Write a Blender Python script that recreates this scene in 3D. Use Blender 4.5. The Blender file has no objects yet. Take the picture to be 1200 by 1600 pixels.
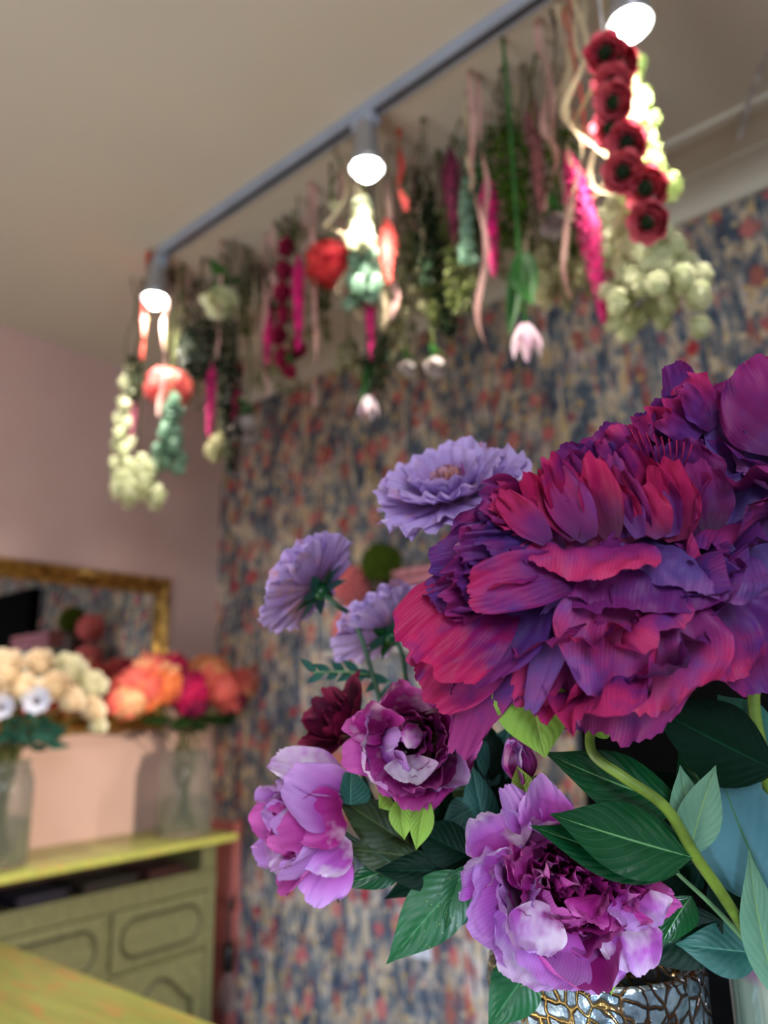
import bpy, math, random
from math import pi, sin, cos, radians, sqrt, exp
from mathutils import Vector, Matrix, noise
V = Vector
C = bpy.context.scene.collection
D = bpy.data

# ------------------------------------------------------------------ camera
F = 1155.56
CAMZ = 1.2
dX = V((1439, -345, -1155)).normalized()      # world axes in camera space (x right, y down, z forward)
dY = V((994, 280, 1155)).normalized()
dZ = V((-116, -4350, 1155)).normalized()
dY = (dY - dY.dot(dZ) * dZ).normalized()
dX = dY.cross(dZ).normalized()
if dX.x < 0: dX = -dX
def ray(px, py):
    c = V((px - 600, py - 800, F))
    return V((c.dot(dX), c.dot(dY), c.dot(dZ)))
def P(px, py, d):                                # point seen at a pixel, at camera depth d
    r = ray(px, py) * (d / F)
    return V((r.x, r.y, r.z + CAMZ))
def onY(px, py, y):
    r = ray(px, py); r = r * (y / r.y); return V((r.x, r.y, r.z + CAMZ))
def onX(px, py, x):
    r = ray(px, py); r = r * (x / r.x); return V((r.x, r.y, r.z + CAMZ))
def onZ(px, py, z):
    r = ray(px, py); r = r * ((z - CAMZ) / r.z); return V((r.x, r.y, z))
right = V((dX.x, dY.x, dZ.x)); down = V((dX.y, dY.y, dZ.y)); fwd = V((dX.z, dY.z, dZ.z))
cam = D.objects.new('camera', D.cameras.new('camera')); C.objects.link(cam)
m = Matrix((right, -down, -fwd)).transposed().to_4x4()
m.translation = V((0, 0, CAMZ))
cam.matrix_world = m
cd = cam.data
cd.sensor_fit = 'VERTICAL'; cd.sensor_height = 36; cd.sensor_width = 27; cd.lens = 26; cd.clip_start = 0.02
cd.dof.use_dof = True; cd.dof.focus_distance = 0.40; cd.dof.aperture_fstop = 4.4
bpy.context.scene.camera = cam

# ------------------------------------------------------------------ materials
def lin(c):
    f = lambda x: x / 12.92 if x <= 0.04045 else ((x + 0.055) / 1.055) ** 2.4
    return tuple(f(x / 255) for x in c) + (1,)
class NT:
    def __init__(s, name):
        s.m = D.materials.new(name); s.m.use_nodes = True; s.t = s.m.node_tree; s.t.nodes.clear()
        s.out = s.n('ShaderNodeOutputMaterial')
    def n(s, typ, **k):
        x = s.t.nodes.new(typ)
        for a, b in k.items(): setattr(x, a, b)
        return x
    def l(s, a, b): s.t.links.new(a, b)
    def bsdf(s, col=None, rough=.6, **k):
        b = s.n('ShaderNodeBsdfPrincipled'); b.inputs['Roughness'].default_value = rough
        if col is not None: s.put(b.inputs['Base Color'], col)
        for a, v in k.items(): s.put(b.inputs[a.replace('_', ' ')], v)
        return b
    def put(s, sock, v):
        if isinstance(v, bpy.types.NodeSocket): s.l(v, sock)
        else:
            if isinstance(v, tuple) and len(v) == 3: v = lin(v)
            sock.default_value = v
    def math(s, op, a, b=None, c=None, clamp=False):
        x = s.n('ShaderNodeMath', operation=op); x.use_clamp = clamp
        for i, v in enumerate((a, b, c)):
            if v is not None: s.put(x.inputs[i], v)
        return x.outputs[0]
    def mix(s, f, a, b, mode='MIX'):
        x = s.n('ShaderNodeMix', data_type='RGBA', blend_type=mode)
        s.put(x.inputs[0], f); s.put(x.inputs[6], a); s.put(x.inputs[7], b); return x.outputs[2]
    def ramp(s, f, stops, interp='LINEAR'):
        x = s.n('ShaderNodeValToRGB'); r = x.color_ramp; r.interpolation = interp
        while len(r.elements) < len(stops): r.elements.new(.5)
        for e, (p, c) in zip(r.elements, stops): e.position = p; e.color = lin(c)
        s.l(f, x.inputs[0]); return x.outputs[0]
    def coord(s, kind='Object', scale=(1, 1, 1)):
        if kind == 'Pos': o = s.n('ShaderNodeNewGeometry').outputs['Position']
        else: o = s.n('ShaderNodeTexCoord').outputs[kind]
        mp = s.n('ShaderNodeMapping'); mp.inputs['Scale'].default_value = scale; s.l(o, mp.inputs[0]); return mp.outputs[0]
    def noise(s, vec, scale, detail=2, rough=.5, dist=0, out='Fac'):
        x = s.n('ShaderNodeTexNoise'); x.inputs['Scale'].default_value = scale; x.inputs['Detail'].default_value = detail
        x.inputs['Roughness'].default_value = rough; x.inputs['Distortion'].default_value = dist
        s.l(vec, x.inputs['Vector']); return x.outputs[out]
    def voro(s, vec, scale, feature='F1', rnd=1):
        x = s.n('ShaderNodeTexVoronoi', feature=feature); x.inputs['Scale'].default_value = scale
        x.inputs['Randomness'].default_value = rnd; s.l(vec, x.inputs['Vector']); return x
    def bump(s, h, strength=.3, dist=.001):
        b = s.n('ShaderNodeBump'); b.inputs['Strength'].default_value = strength; b.inputs['Distance'].default_value = dist
        s.l(h, b.inputs['Height']); return b.outputs[0]
    def done(s, b):
        s.l(b.outputs[0], s.out.inputs[0]); return s.m

def mat_plain(name, col, rough=.6, var=.12, scale=30, **k):
    t = NT(name); v = t.coord('Object')
    f = t.noise(v, scale, 3)
    dark = tuple(int(c * (1 - var * 1.6)) for c in col); lite = tuple(min(255, int(c * (1 + var))) for c in col)
    return t.done(t.bsdf(t.ramp(f, [(.3, dark), (.7, lite)]), rough, **k))

def mat_petal(name, base, mid, edge, alt, rough=.55, vein=60, trans=.18, nscale=18, altamt=(.45, .62), lipw=.5, veinamt=.05):
    """petal: colour runs from the claw to the lip, patches of a second dye, fine fluting along the length"""
    t = NT(name)
    uv = t.n('ShaderNodeTexCoord'); sep = t.n('ShaderNodeSeparateXYZ'); t.l(uv.outputs['UV'], sep.inputs[0])
    oi = t.n('ShaderNodeObjectInfo')
    off = t.n('ShaderNodeVectorMath', operation='ADD'); t.l(uv.outputs['Object'], off.inputs[0])
    cmb = t.n('ShaderNodeCombineXYZ'); t.l(t.math('MULTIPLY', oi.outputs['Random'], 5.0), cmb.inputs[0]); t.l(cmb.outputs[0], off.inputs[1])
    n1 = t.noise(off.outputs[0], nscale, 2); n2 = t.noise(off.outputs[0], nscale * 1.9, 3, .6)
    f = t.math('ADD', sep.outputs[1], t.math('MULTIPLY', t.math('SUBTRACT', n1, .5), 1.1))
    col = t.ramp(f, [(.08, base), (.5, mid), (lipw + .42, edge)])
    mk = t.n('ShaderNodeMapRange'); mk.inputs[1].default_value = altamt[0]; mk.inputs[2].default_value = altamt[1]
    t.l(t.math('ADD', n2, t.math('MULTIPLY', t.math('SUBTRACT', oi.outputs['Random'], .5), .16)), mk.inputs[0])
    col = t.mix(mk.outputs[0], col, alt)
    # fluting
    wv = t.n('ShaderNodeTexWave'); wv.inputs['Scale'].default_value = vein / 6.28; wv.inputs['Distortion'].default_value = 3; wv.inputs['Detail'].default_value = 2
    mp = t.n('ShaderNodeMapping'); mp.inputs['Scale'].default_value = (1, .12, 1); t.l(uv.outputs['UV'], mp.inputs[0]); t.l(mp.outputs[0], wv.inputs[0])
    col = t.mix(veinamt, col, t.mix(wv.outputs['Fac'], (20, 0, 30), (255, 225, 245)), 'OVERLAY')
    h = t.math('MULTIPLY', t.math('MULTIPLY', wv.outputs['Fac'], t.math('ADD', sep.outputs[1], .05)), t.math('MULTIPLY', t.math('SUBTRACT', n1, .32, clamp=True), 2.2))
    h = t.math('ADD', h, t.math('MULTIPLY', n2, 1.2))
    nm = t.bump(h, .38, .0009)
    b = t.bsdf(col, rough, Normal=nm, Specular_IOR_Level=.32)
    tr = t.n('ShaderNodeBsdfTranslucent'); t.l(col, tr.inputs[0])
    ms = t.n('ShaderNodeMixShader'); ms.inputs[0].default_value = trans
    t.l(b.outputs[0], ms.inputs[1]); t.l(tr.outputs[0], ms.inputs[2])
    return t.done(ms)

def mat_leaf(name, dark, lite, vein, rough=.35, speck=0, trans=.08, spec=.5):
    t = NT(name)
    uv = t.n('ShaderNodeTexCoord'); sep = t.n('ShaderNodeSeparateXYZ'); t.l(uv.outputs['UV'], sep.inputs[0])
    x = t.math('ABSOLUTE', t.math('SUBTRACT', sep.outputs[0], .5))
    n = t.noise(uv.outputs['Object'], 35, 3)
    col = t.mix(t.math('MULTIPLY', n, 1.0), dark, lite)
    # side veins slant forward from the midrib
    sv = t.math('SINE', t.math('MULTIPLY', t.math('SUBTRACT', sep.outputs[1], t.math('MULTIPLY', x, .75)), 52))
    svm = t.math('MULTIPLY', t.math('GREATER_THAN', sv, .975), .12)
    mid = t.math('LESS_THAN', x, .014)
    col = t.mix(t.math('MAXIMUM', svm, t.math('MULTIPLY', mid, .9)), col, vein)
    if speck:
        vo = t.voro(uv.outputs['Object'], 330); sm = t.math('LESS_THAN', vo.outputs['Distance'], .13)
        n3 = t.noise(uv.outputs['Object'], 60, 1); sm = t.math('MULTIPLY', sm, t.math('GREATER_THAN', n3, .52))
        col = t.mix(t.math('MULTIPLY', sm, .6), col, (170, 190, 80))
    h = t.math('ADD', t.math('MULTIPLY', sv, -.16), t.math('MULTIPLY', t.math('SMOOTH_MIN', x, .12, .05), 10))
    h = t.math('ADD', h, t.math('MULTIPLY', t.noise(uv.outputs['Object'], 90, 2), 1.2))
    b = t.bsdf(col, rough, Normal=t.bump(h, .65, .0008), Specular_IOR_Level=spec)
    tr = t.n('ShaderNodeBsdfTranslucent'); t.l(col, tr.inputs[0])
    ms = t.n('ShaderNodeMixShader'); ms.inputs[0].default_value = trans
    t.l(b.outputs[0], ms.inputs[1]); t.l(tr.outputs[0], ms.inputs[2])
    return t.done(ms)

def mat_emit(name, col, s):
    t = NT(name); e = t.n('ShaderNodeEmission'); e.inputs[0].default_value = lin(col); e.inputs[1].default_value = s
    return t.done(e)

def mat_glass(name, col=(235, 240, 240), rough=.02, streak=True):
    t = NT(name)
    v = t.coord('Object', (60, 60, 6))
    n = t.noise(v, 1, 3)
    b = t.bsdf(col, rough, Transmission_Weight=1.0, IOR=1.38, Normal=t.bump(n, .6, .004))
    tr = t.n('ShaderNodeBsdfTransparent'); tr.inputs[0].default_value = (.93, .95, .95, 1)
    ms = t.n('ShaderNodeMixShader'); ms.inputs[0].default_value = .45
    t.l(b.outputs[0], ms.inputs[1]); t.l(tr.outputs[0], ms.inputs[2])
    df = t.n('ShaderNodeBsdfTranslucent'); df.inputs[0].default_value = (.8, .84, .86, 1)
    d2 = t.n('ShaderNodeBsdfDiffuse'); d2.inputs[0].default_value = (.8, .84, .86, 1)
    a_ = t.n('ShaderNodeMixShader'); t.l(df.outputs[0], a_.inputs[1]); t.l(d2.outputs[0], a_.inputs[2])
    f_ = t.n('ShaderNodeMixShader'); f_.inputs[0].default_value = .07; t.l(ms.outputs[0], f_.inputs[1]); t.l(a_.outputs[0], f_.inputs[2])
    return t.done(f_)

M = {}
def wloc(o):
    l = V((0, 0, 0))
    while o is not None: l = l + o.location; o = o.parent
    return l
# ------------------------------------------------------------------ mesh builder
class MB:
    def __init__(s): s.v = []; s.f = []; s.uv = []
    def grid(s, pts, nu, nv, wrap=False):
        """pts[j][i] -> (Vector, (u,v))"""
        b = len(s.v)
        uvs = []
        for row in pts:
            for p, uv in row: s.v.append(p); uvs.append(uv)
        for j in range(nv - 1):
            for i in range(nu - 1):
                q = (j * nu + i, j * nu + i + 1, (j + 1) * nu + i + 1, (j + 1) * nu + i)
                s.f.append(tuple(b + k for k in q)); s.uv.append([uvs[k] for k in q])
    def poly(s, pts, uvs=None):
        b = len(s.v); s.v += pts; s.f.append(tuple(range(b, b + len(pts)))); s.uv.append(uvs or [(0, 0)] * len(pts))
    def box(s, lo, hi):
        x0, y0, z0 = lo; x1, y1, z1 = hi
        p = [V((x, y, z)) for z in (z0, z1) for y in (y0, y1) for x in (x0, x1)]
        b = len(s.v); s.v += p
        for q in ((0, 2, 3, 1), (4, 5, 7, 6), (0, 1, 5, 4), (1, 3, 7, 5), (3, 2, 6, 7), (2, 0, 4, 6)):
            s.f.append(tuple(b + k for k in q)); s.uv.append([(0, 0), (0, 1), (1, 1), (1, 0)])
        return s
    def tube(s, path, rad, n=8, cap=True):
        path = [V(p) for p in path]; m_ = len(path)
        rr = rad if isinstance(rad, (list, tuple)) else [rad] * m_
        rows = []; ref = None
        for i, p in enumerate(path):
            t = (path[min(i + 1, m_ - 1)] - path[max(i - 1, 0)])
            t = t.normalized() if t.length > 1e-9 else V((0, 0, 1))
            if ref is None: ref = t.orthogonal().normalized()
            a = (ref - ref.dot(t) * t); a = a.normalized() if a.length > 1e-6 else t.orthogonal().normalized(); ref = a; b_ = t.cross(a)
            rows.append([(p + (a * cos(2 * pi * k / n) + b_ * sin(2 * pi * k / n)) * rr[i], (k / n, i / max(1, m_ - 1))) for k in range(n + 1)])
        s.grid(rows, n + 1, m_)
        if cap:
            s.poly([x[0] for x in rows[0][:n]][::-1]); s.poly([x[0] for x in rows[-1][:n]])
        return s
    def lathe(s, prof, c=V((0, 0, 0)), n=32, wob=None):
        rows = []
        for j, (r, z) in enumerate(prof):
            row = []
            for k in range(n + 1):
                a = 2 * pi * (k % n) / n; rr = r * (1 + (wob(a, z) if wob else 0))
                row.append((c + V((rr * cos(a), rr * sin(a), z)), (k / n, j / (len(prof) - 1))))
            rows.append(row)
        s.grid(rows, n + 1, len(prof)); return s
    def ball(s, c, r, n=8, m_=6, sc=(1, 1, 1), jit=0, seed=0):
        rows = []
        for j in range(m_ + 1):
            th = pi * j / m_; row = []
            for k in range(n + 1):
                a = 2 * pi * (k % n) / n; d = V((sin(th) * cos(a), sin(th) * sin(a), cos(th)))
                q = r * (1 + (jit * noise.noise(d * 2.5 + V((seed, 0, 0))) if jit else 0))
                row.append((c + V((d.x * q * sc[0], d.y * q * sc[1], d.z * q * sc[2])), (k / n, j / m_)))
            rows.append(row)
        s.grid(rows, n + 1, m_ + 1); return s
    def build(s, name, mat, parent=None, smooth=True, origin=None, weld=False):
        me = D.meshes.new(name)
        pts = s.v; off = V((0, 0, 0))
        if parent is not None: off = wloc(parent)
        elif origin is not None: off = V(origin)
        base = off
        if parent is not None and origin is not None: base = V(origin)
        me.from_pydata([p - base for p in pts], [], s.f)
        ul = me.uv_layers.new(name='UVMap'); k = 0
        flat = [c for f in s.uv for uv in f for c in uv]
        ul.data.foreach_set('uv', flat)
        if weld:
            import bmesh
            bm = bmesh.new(); bm.from_mesh(me); bmesh.ops.remove_doubles(bm, verts=bm.verts, dist=1e-6); bm.to_mesh(me); bm.free()
        if smooth: me.polygons.foreach_set('use_smooth', [True] * len(me.polygons))
        mats = mat if isinstance(mat, (list, tuple)) else [mat]
        for q in mats: me.materials.append(M[q] if isinstance(q, str) else q)
        o = D.objects.new(name, me); C.objects.link(o)
        if parent is not None:
            o.parent = parent; o.location = base - off
        else: o.location = base
        return o

def thing(name, label, cat, loc, group=None):
    o = D.objects.new(name, None); C.objects.link(o); o.location = loc; o.empty_display_size = .02
    return tag(o, label, cat, group)
def tag(o, label, cat, group=None, kind=None):
    o['label'] = label; o['category'] = cat
    if group: o['group'] = group
    if kind: o['kind'] = kind
    return o
def struct(name, mb, mat, parent=None, smooth=False, origin=None):
    o = mb.build(name, mat, parent, smooth, origin)
    if parent is None: o['kind'] = 'structure'
    return o
def bevel(o, w=.003, seg=2):
    b = o.modifiers.new('bevel', 'BEVEL'); b.width = w; b.segments = seg; b.limit_method = 'ANGLE'; return o

# ------------------------------------------------------------------ petals and leaves
def frame(y, hint):
    y = y.normalized(); z = hint - hint.dot(y) * y
    z = z.normalized() if z.length > 1e-5 else y.orthogonal().normalized()
    return y.cross(z), y, z
def petal(mb, base, y, hint, L, W, bend=.5, a0=0, cup=.25, ruf=.06, rk=5, notch=.03, tip=0, seed=0, nu=15, nv=11, g0=.1, g1=.6, crown=.35, twist=0):
    """blade from base along y, inner face towards hint. bend>0 curls towards the inner face."""
    X, Y, Z = frame(y, hint)
    sx = noise.noise(V((seed * 1.7, .3, 9)))
    # centreline
    cl = [(0., 0.)]; an = []
    for j in range(nv):
        v = j / (nv - 1); a = a0 + bend * v + tip * max(0, v - .6) ** 1.5 * 4
        an.append(a)
        if j: cl.append((cl[-1][0] + cos(a) * L / (nv - 1), cl[-1][1] + sin(a) * L / (nv - 1)))
    rows = []
    for j in range(nv):
        v = j / (nv - 1); g = sin(pi * (g0 + g1 * v)) ** .85
        row = []
        for i in range(nu):
            u = -1 + 2 * i / (nu - 1)
            q = v * (crown * abs(u) ** 2.4 + notch * 3.4 * noise.noise(V((u * 2.3, seed * 3.1, 1))) + notch * 1.6 * abs(noise.noise(V((u * 8, seed, 4)))) + notch * .7 * noise.noise(V((u * 23, seed, 2))))
            vv = max(0, v - q); fj = vv * (nv - 1); j0 = min(int(fj), nv - 2); t = fj - j0
            cy = cl[j0][0] * (1 - t) + cl[j0 + 1][0] * t; cz = cl[j0][1] * (1 - t) + cl[j0 + 1][1] * t
            a = an[j0] * (1 - t) + an[j0 + 1] * t
            x = W / 2 * u * g
            th = cup * u * 1.6; r_ = W / 2 * g / 1.6 / max(abs(cup), .01)
            if abs(cup) > .03: xx = r_ * sin(th); zc = r_ * (1 - cos(th)) * (1 if cup > 0 else 1)
            else: xx, zc = x, 0
            zc += ruf * W * v ** 2.2 * (sin(u * rk + seed * 2.3) * (.4 + .6 * abs(u)) + .9 * noise.noise(V((u * 2.8, v * 2, seed * 5.7))))
            e_ = max(v * v, abs(u) ** 3 * .8 * min(1, v * 3))
            zc += ruf * W * .75 * e_ * noise.noise(V((u * 7.5, v * 5, seed * 2.9)))
            zc += W * .045 * min(1, v * 2.5) * noise.noise(V((u * 4, v * 2.2, seed * 1.3 + 7)))
            xx += twist * zc
            p = base + X * xx + Y * (cy - sin(a) * zc) + Z * (cz + cos(a) * zc)
            row.append((p, ((u + 1) / 2, v)))
        rows.append(row)
    mb.grid(rows, nu, nv)
def petal2(mb, b, t, hint, W, bend=.5, **k):
    """petal whose chord runs from b to t"""
    ch = t - b; L = ch.length; s_ = sin(bend / 2) / (bend / 2) if abs(bend) > .01 else 1
    petal(mb, b, ch, hint, L / s_, W, bend=bend, a0=-bend / 2, **k)
def leaf(mb, b, t, hint, W, bend=.4, fold=.25, wav=.04, seed=0, nu=9, nv=15, p=.75, tipw=1.15):
    ch = t - b; s_ = sin(bend / 2) / (bend / 2) if abs(bend) > .01 else 1
    L = ch.length / s_; X, Y, Z = frame(ch, hint)
    cy = cz = 0; rows = []
    for j in range(nv):
        v = j / (nv - 1); a = -bend / 2 + bend * v
        if j: cy += cos(a) * L / (nv - 1); cz += sin(a) * L / (nv - 1)
        g = max(.012, sin(pi * min(1, v) ** p) ** tipw); row = []
        for i in range(nu):
            u = -1 + 2 * i / (nu - 1); x = u * W / 2 * g
            z = abs(u) * g * W * fold + wav * W * sin(v * 9 + seed + u) * abs(u) * g - (.12 * W * u * u * g)
            q = cy - abs(u) * 0 
            row.append((b + X * x + Y * (q - sin(a) * z) + Z * (cz + cos(a) * z), ((u + 1) / 2, v)))
        rows.append(row)
    mb.grid(rows, nu, nv)
def bez(pts, n=16):
    """smooth path through points"""
    pts = [V(p) for p in pts]; out = []
    q = [pts[0] * 2 - pts[1]] + pts + [pts[-1] * 2 - pts[-2]]
    for i in range(1, len(q) - 2):
        for k in range(n):
            t = k / n; a, b, c, d = q[i - 1], q[i], q[i + 1], q[i + 2]
            out.append(.5 * ((2 * b) + (c - a) * t + (2 * a - 5 * b + 4 * c - d) * t * t + (3 * b - 3 * c + d - a) * t ** 3))
    out.append(pts[-1]); return out
def basis(A):
    A = A.normalized(); U = A.orthogonal().normalized(); return U, A.cross(U), A
def sphere_dirs(n, rnd, zmin=-1):
    out = []; k = 0
    while len(out) < n:
        z = 1 - (1 - zmin) * (k + .5) / n; a = k * 2.39996 + rnd.uniform(-.15, .15); r = sqrt(max(0, 1 - z * z))
        out.append(V((r * cos(a), r * sin(a), z))); k += 1
    return out
# ------------------------------------------------------------------ materials of the room
def wallpaper():
    t = NT('floral_wallpaper')
    p = t.n('ShaderNodeNewGeometry').outputs['Position']
    def mp(sc, off=(0, 0, 0), rot=(0, 0, 0)):
        x = t.n('ShaderNodeMapping'); x.inputs['Scale'].default_value = sc; x.inputs['Location'].default_value = off; x.inputs['Rotation'].default_value = rot
        t.l(p, x.inputs[0]); return x.outputs[0]
    base = t.ramp(t.noise(mp((1, 0, .45)), 24, 4, .65, .4), [(.34, (36, 46, 68)), (.44, (78, 96, 116)), (.51, (126, 132, 136)), (.58, (206, 186, 164)), (.68, (198, 168, 120)), (.78, (160, 108, 92))])
    # tall grassy stems, ochre and cream
    n = t.noise(mp((1, 0, .16), (3, 0, 1)), 34, 3, .6, .6)
    m_ = t.n('ShaderNodeMapRange'); m_.inputs[1].default_value = .54; m_.inputs[2].default_value = .60; t.l(n, m_.inputs[0])
    col = t.mix(m_.outputs[0], base, t.ramp(t.noise(mp((1, 0, 1), (7, 0, 0)), 9, 1), [(.38, (214, 184, 132)), (.48, (212, 204, 198)), (.56, (190, 96, 84)), (.64, (168, 80, 60))]))
    cn = t.n('ShaderNodeMapRange'); cn.inputs[1].default_value = .46; cn.inputs[2].default_value = .64; t.l(t.noise(mp((1, 0, .25), (11, 0, 3)), 11, 3, .6, .3), cn.inputs[0])
    col = t.mix(t.math('MULTIPLY', cn.outputs[0], .72), col, (50, 62, 84))
    # blooms in several sizes
    def spots(scale, z, thr, stops, off, dens):
        nonlocal col
        w = t.n('ShaderNodeVectorMath', operation='ADD')
        nz = t.n('ShaderNodeTexNoise'); nz.inputs['Scale'].default_value = 40; t.l(p, nz.inputs[0])
        sc = t.n('ShaderNodeVectorMath', operation='SCALE'); sc.inputs[3].default_value = .028; t.l(nz.outputs['Color'], sc.inputs[0])
        t.l(p, w.inputs[0]); t.l(sc.outputs[0], w.inputs[1])
        x = t.n('ShaderNodeMapping'); x.inputs['Scale'].default_value = (1, 0, z); x.inputs['Location'].default_value = off; t.l(w.outputs[0], x.inputs[0])
        vo = t.voro(x.outputs[0], scale)
        s3 = t.n('ShaderNodeSeparateColor'); t.l(vo.outputs['Color'], s3.inputs[0])
        mk = t.n('ShaderNodeMapRange'); mk.inputs[1].default_value = thr; mk.inputs[2].default_value = thr - .12; t.l(vo.outputs['Distance'], mk.inputs[0])
        f = t.math('MULTIPLY', mk.outputs[0], t.math('LESS_THAN', s3.outputs[0], dens))
        shade = t.math('MULTIPLY', vo.outputs['Distance'], 1.6)
        c = t.ramp(s3.outputs[1], stops, 'CONSTANT'); c = t.mix(shade, c, t.mix(.5, c, (60, 30, 40)))
        col = t.mix(f, col, c)
    spots(26, .6, .42, [(0, (86, 100, 118)), (.3, (206, 174, 152)), (.55, (130, 140, 142)), (.8, (216, 200, 172))], (0, 0, 0), .42)
    spots(17, .62, .40, [(0, (208, 122, 120)), (.25, (222, 182, 160)), (.5, (192, 92, 96)), (.75, (170, 100, 92))], (5, 0, 2), .42)
    spots(13, .85, .30, [(0, (176, 40, 52)), (.35, (196, 66, 76)), (.6, (164, 44, 44)), (.82, (204, 104, 108))], (1, 0, 7), .78)
    spots(40, .9, .36, [(0, (222, 204, 168)), (.4, (188, 120, 100)), (.6, (90, 110, 112)), (.8, (212, 178, 110))], (9, 0, 4), .5)
    return t.done(t.bsdf(t.mix(.08, col, (150, 140, 130)), .75, Specular_IOR_Level=.15))
M['wallpaper'] = wallpaper()
M['ceiling'] = mat_plain('ceiling_paint', (206, 198, 184), .9, .01, 2)
M['cornice'] = mat_plain('cornice_paint', (206, 200, 188), .85, .01, 2)
M['pink_wall'] = mat_plain('dusty_pink_paint', (198, 168, 162), .85, .015, 3)
M['pink_shaded'] = mat_plain('shaded_dusty_pink_paint', (168, 96, 94), .85, .02, 3)  # pink wall paint with the shadow beside the sideboard put into its colour
M['floor'] = mat_plain('floor_boards', (120, 92, 66), .5, .15, 8)
def painted_wood(name, col, worn, amt=.62, rough=.42):
    t = NT(name); v = t.coord('Object', (3, 14, 14))
    n = t.noise(v, 2.2, 5, .65, 1.5)
    k = t.n('ShaderNodeMapRange'); k.inputs[1].default_value = amt - .08; k.inputs[2].default_value = amt + .1; t.l(n, k.inputs[0])
    c1 = t.ramp(t.noise(t.coord('Object', (4, 30, 30)), 1.5, 4), [(.3, tuple(int(c * .86) for c in col)), (.7, col)])
    return t.done(t.bsdf(t.mix(k.outputs[0], c1, worn), rough, Normal=t.bump(n, .15, .002)))
M['green_top'] = painted_wood('yellow_green_painted_top', (176, 184, 98), (190, 150, 90), .60, .3)
M['table_top'] = painted_wood('worn_green_table_paint', (128, 134, 68), (150, 108, 60), .58, .34)
M['sage'] = painted_wood('sage_painted_wood', (104, 108, 76), (88, 84, 60), .66, .5)  # sage darkened in colour to stand for the sideboard front's lack of sun
M['sage_dark'] = painted_wood('shaded_sage_groove', (52, 54, 34), (40, 40, 26), .6, .6)
M['slot_shade'] = mat_plain('slot_shade_brown', (44, 26, 22), .8)
M['white_cord'] = mat_plain('white_cord', (208, 208, 214), .8)
M['black'] = mat_plain('black_door_paint', (6, 6, 8), .9, .2, Specular_IOR_Level=.05)
M['black_gloss'] = mat_plain('black_rubber', (14, 13, 14), .4, .2)
def gold():
    t = NT('old_gold'); v = t.coord('Object', (1, 1, 1))
    vo = t.voro(v, 60); n = t.noise(v, 25, 4)
    return t.done(t.bsdf(t.ramp(n, [(.3, (120, 84, 40)), (.7, (214, 172, 96))]), .34, Metallic=.85, Normal=t.bump(t.math('ADD', vo.outputs['Distance'], n), .5, .004)))
M['gold'] = gold()
def mirror_glass():
    t = NT('mirror_silver'); v = t.coord('Object'); n = t.noise(v, 3, 2)
    return t.done(t.bsdf(t.ramp(n, [(0, (205, 208, 210)), (1, (215, 218, 220))]), .015, Metallic=1.0))
M['mirror'] = mirror_glass()
M['glass'] = mat_glass('clear_glass')
M['track'] = mat_plain('track_grey_enamel', (150, 160, 178), .4, .04, 10)
M['track_slot'] = mat_plain('track_slot_black', (34, 32, 36), .6, .1)
M['chrome'] = mat_plain('lamp_silver', (170, 172, 178), .3, .05, 10, Metallic=.6)
M['bulb'] = mat_emit('lit_bulb', (255, 250, 236), 40)
M['white_cord'] = mat_plain('white_cord', (208, 208, 214), .8)

CEIL = 2.45
XL, YW = -2.342, 1.80
FL = 0.0
TABLE_Z = .75
# ------------------------------------------------------------------ room shell
struct('wall_left', MB().box((XL - .1, -1.6, FL), (XL, YW + .1, CEIL)), 'pink_wall')
struct('wall_back', MB().box((XL, YW, FL), (2.6, YW + .1, CEIL)), 'wallpaper')
struct('ceiling', MB().box((XL - .1, -1.6, CEIL), (2.6, YW + .1, CEIL + .1)), 'ceiling')
struct('floor', MB().box((XL - .1, -1.6, FL - .1), (2.6, YW + .1, FL)), 'floor')
mb = MB()                                             # coved cornice along the papered wall
prof = [(YW, CEIL - .052), (YW - .012, CEIL - .052), (YW - .016, CEIL - .04)] + [(YW - .016 - .075 * (1 - cos(a)), CEIL - .04 + .036 * sin(a)) for a in [i * pi / 2 / 8 for i in range(9)]] + [(YW - .105, CEIL - .004), (YW - .105, CEIL)]
mb.grid([[(V((x, y, z)), (0, 0)) for y, z in prof] for x in (XL, 2.6)], len(prof), 2)
struct('trim_1', mb, 'cornice', smooth=False)
struct('trim_2', MB().box((XL, YW - .26, CEIL - .012), (2.6, YW - .235, CEIL)), 'cornice')
struct('trim_3', MB().box((XL, YW - .03, FL), (-2.17, YW, .83)), 'pink_shaded')
struct('baseboard_back', MB().box((-2.17, YW - .018, FL), (-.84, YW, .12)), 'cornice')
d_ = thing('door_1', '', '', V((-.36, YW - .02, 0)))
for k in ('label', 'category'): del d_[k]
d_['kind'] = 'structure'
struct('door_panel', MB().box((-.80, YW - .045, .01), (.10, YW - .005, 1.82)), 'black', d_)
mb = MB()
for x0, x1, z0, z1 in ((-.845, -.80, 0, 1.85), (.10, .145, 0, 1.85), (-.80, .10, 1.82, 1.85)): mb.box((x0, YW - .05, z0), (x1, YW - .001, z1))
struct('door_frame', mb, 'black', d_)

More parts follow.
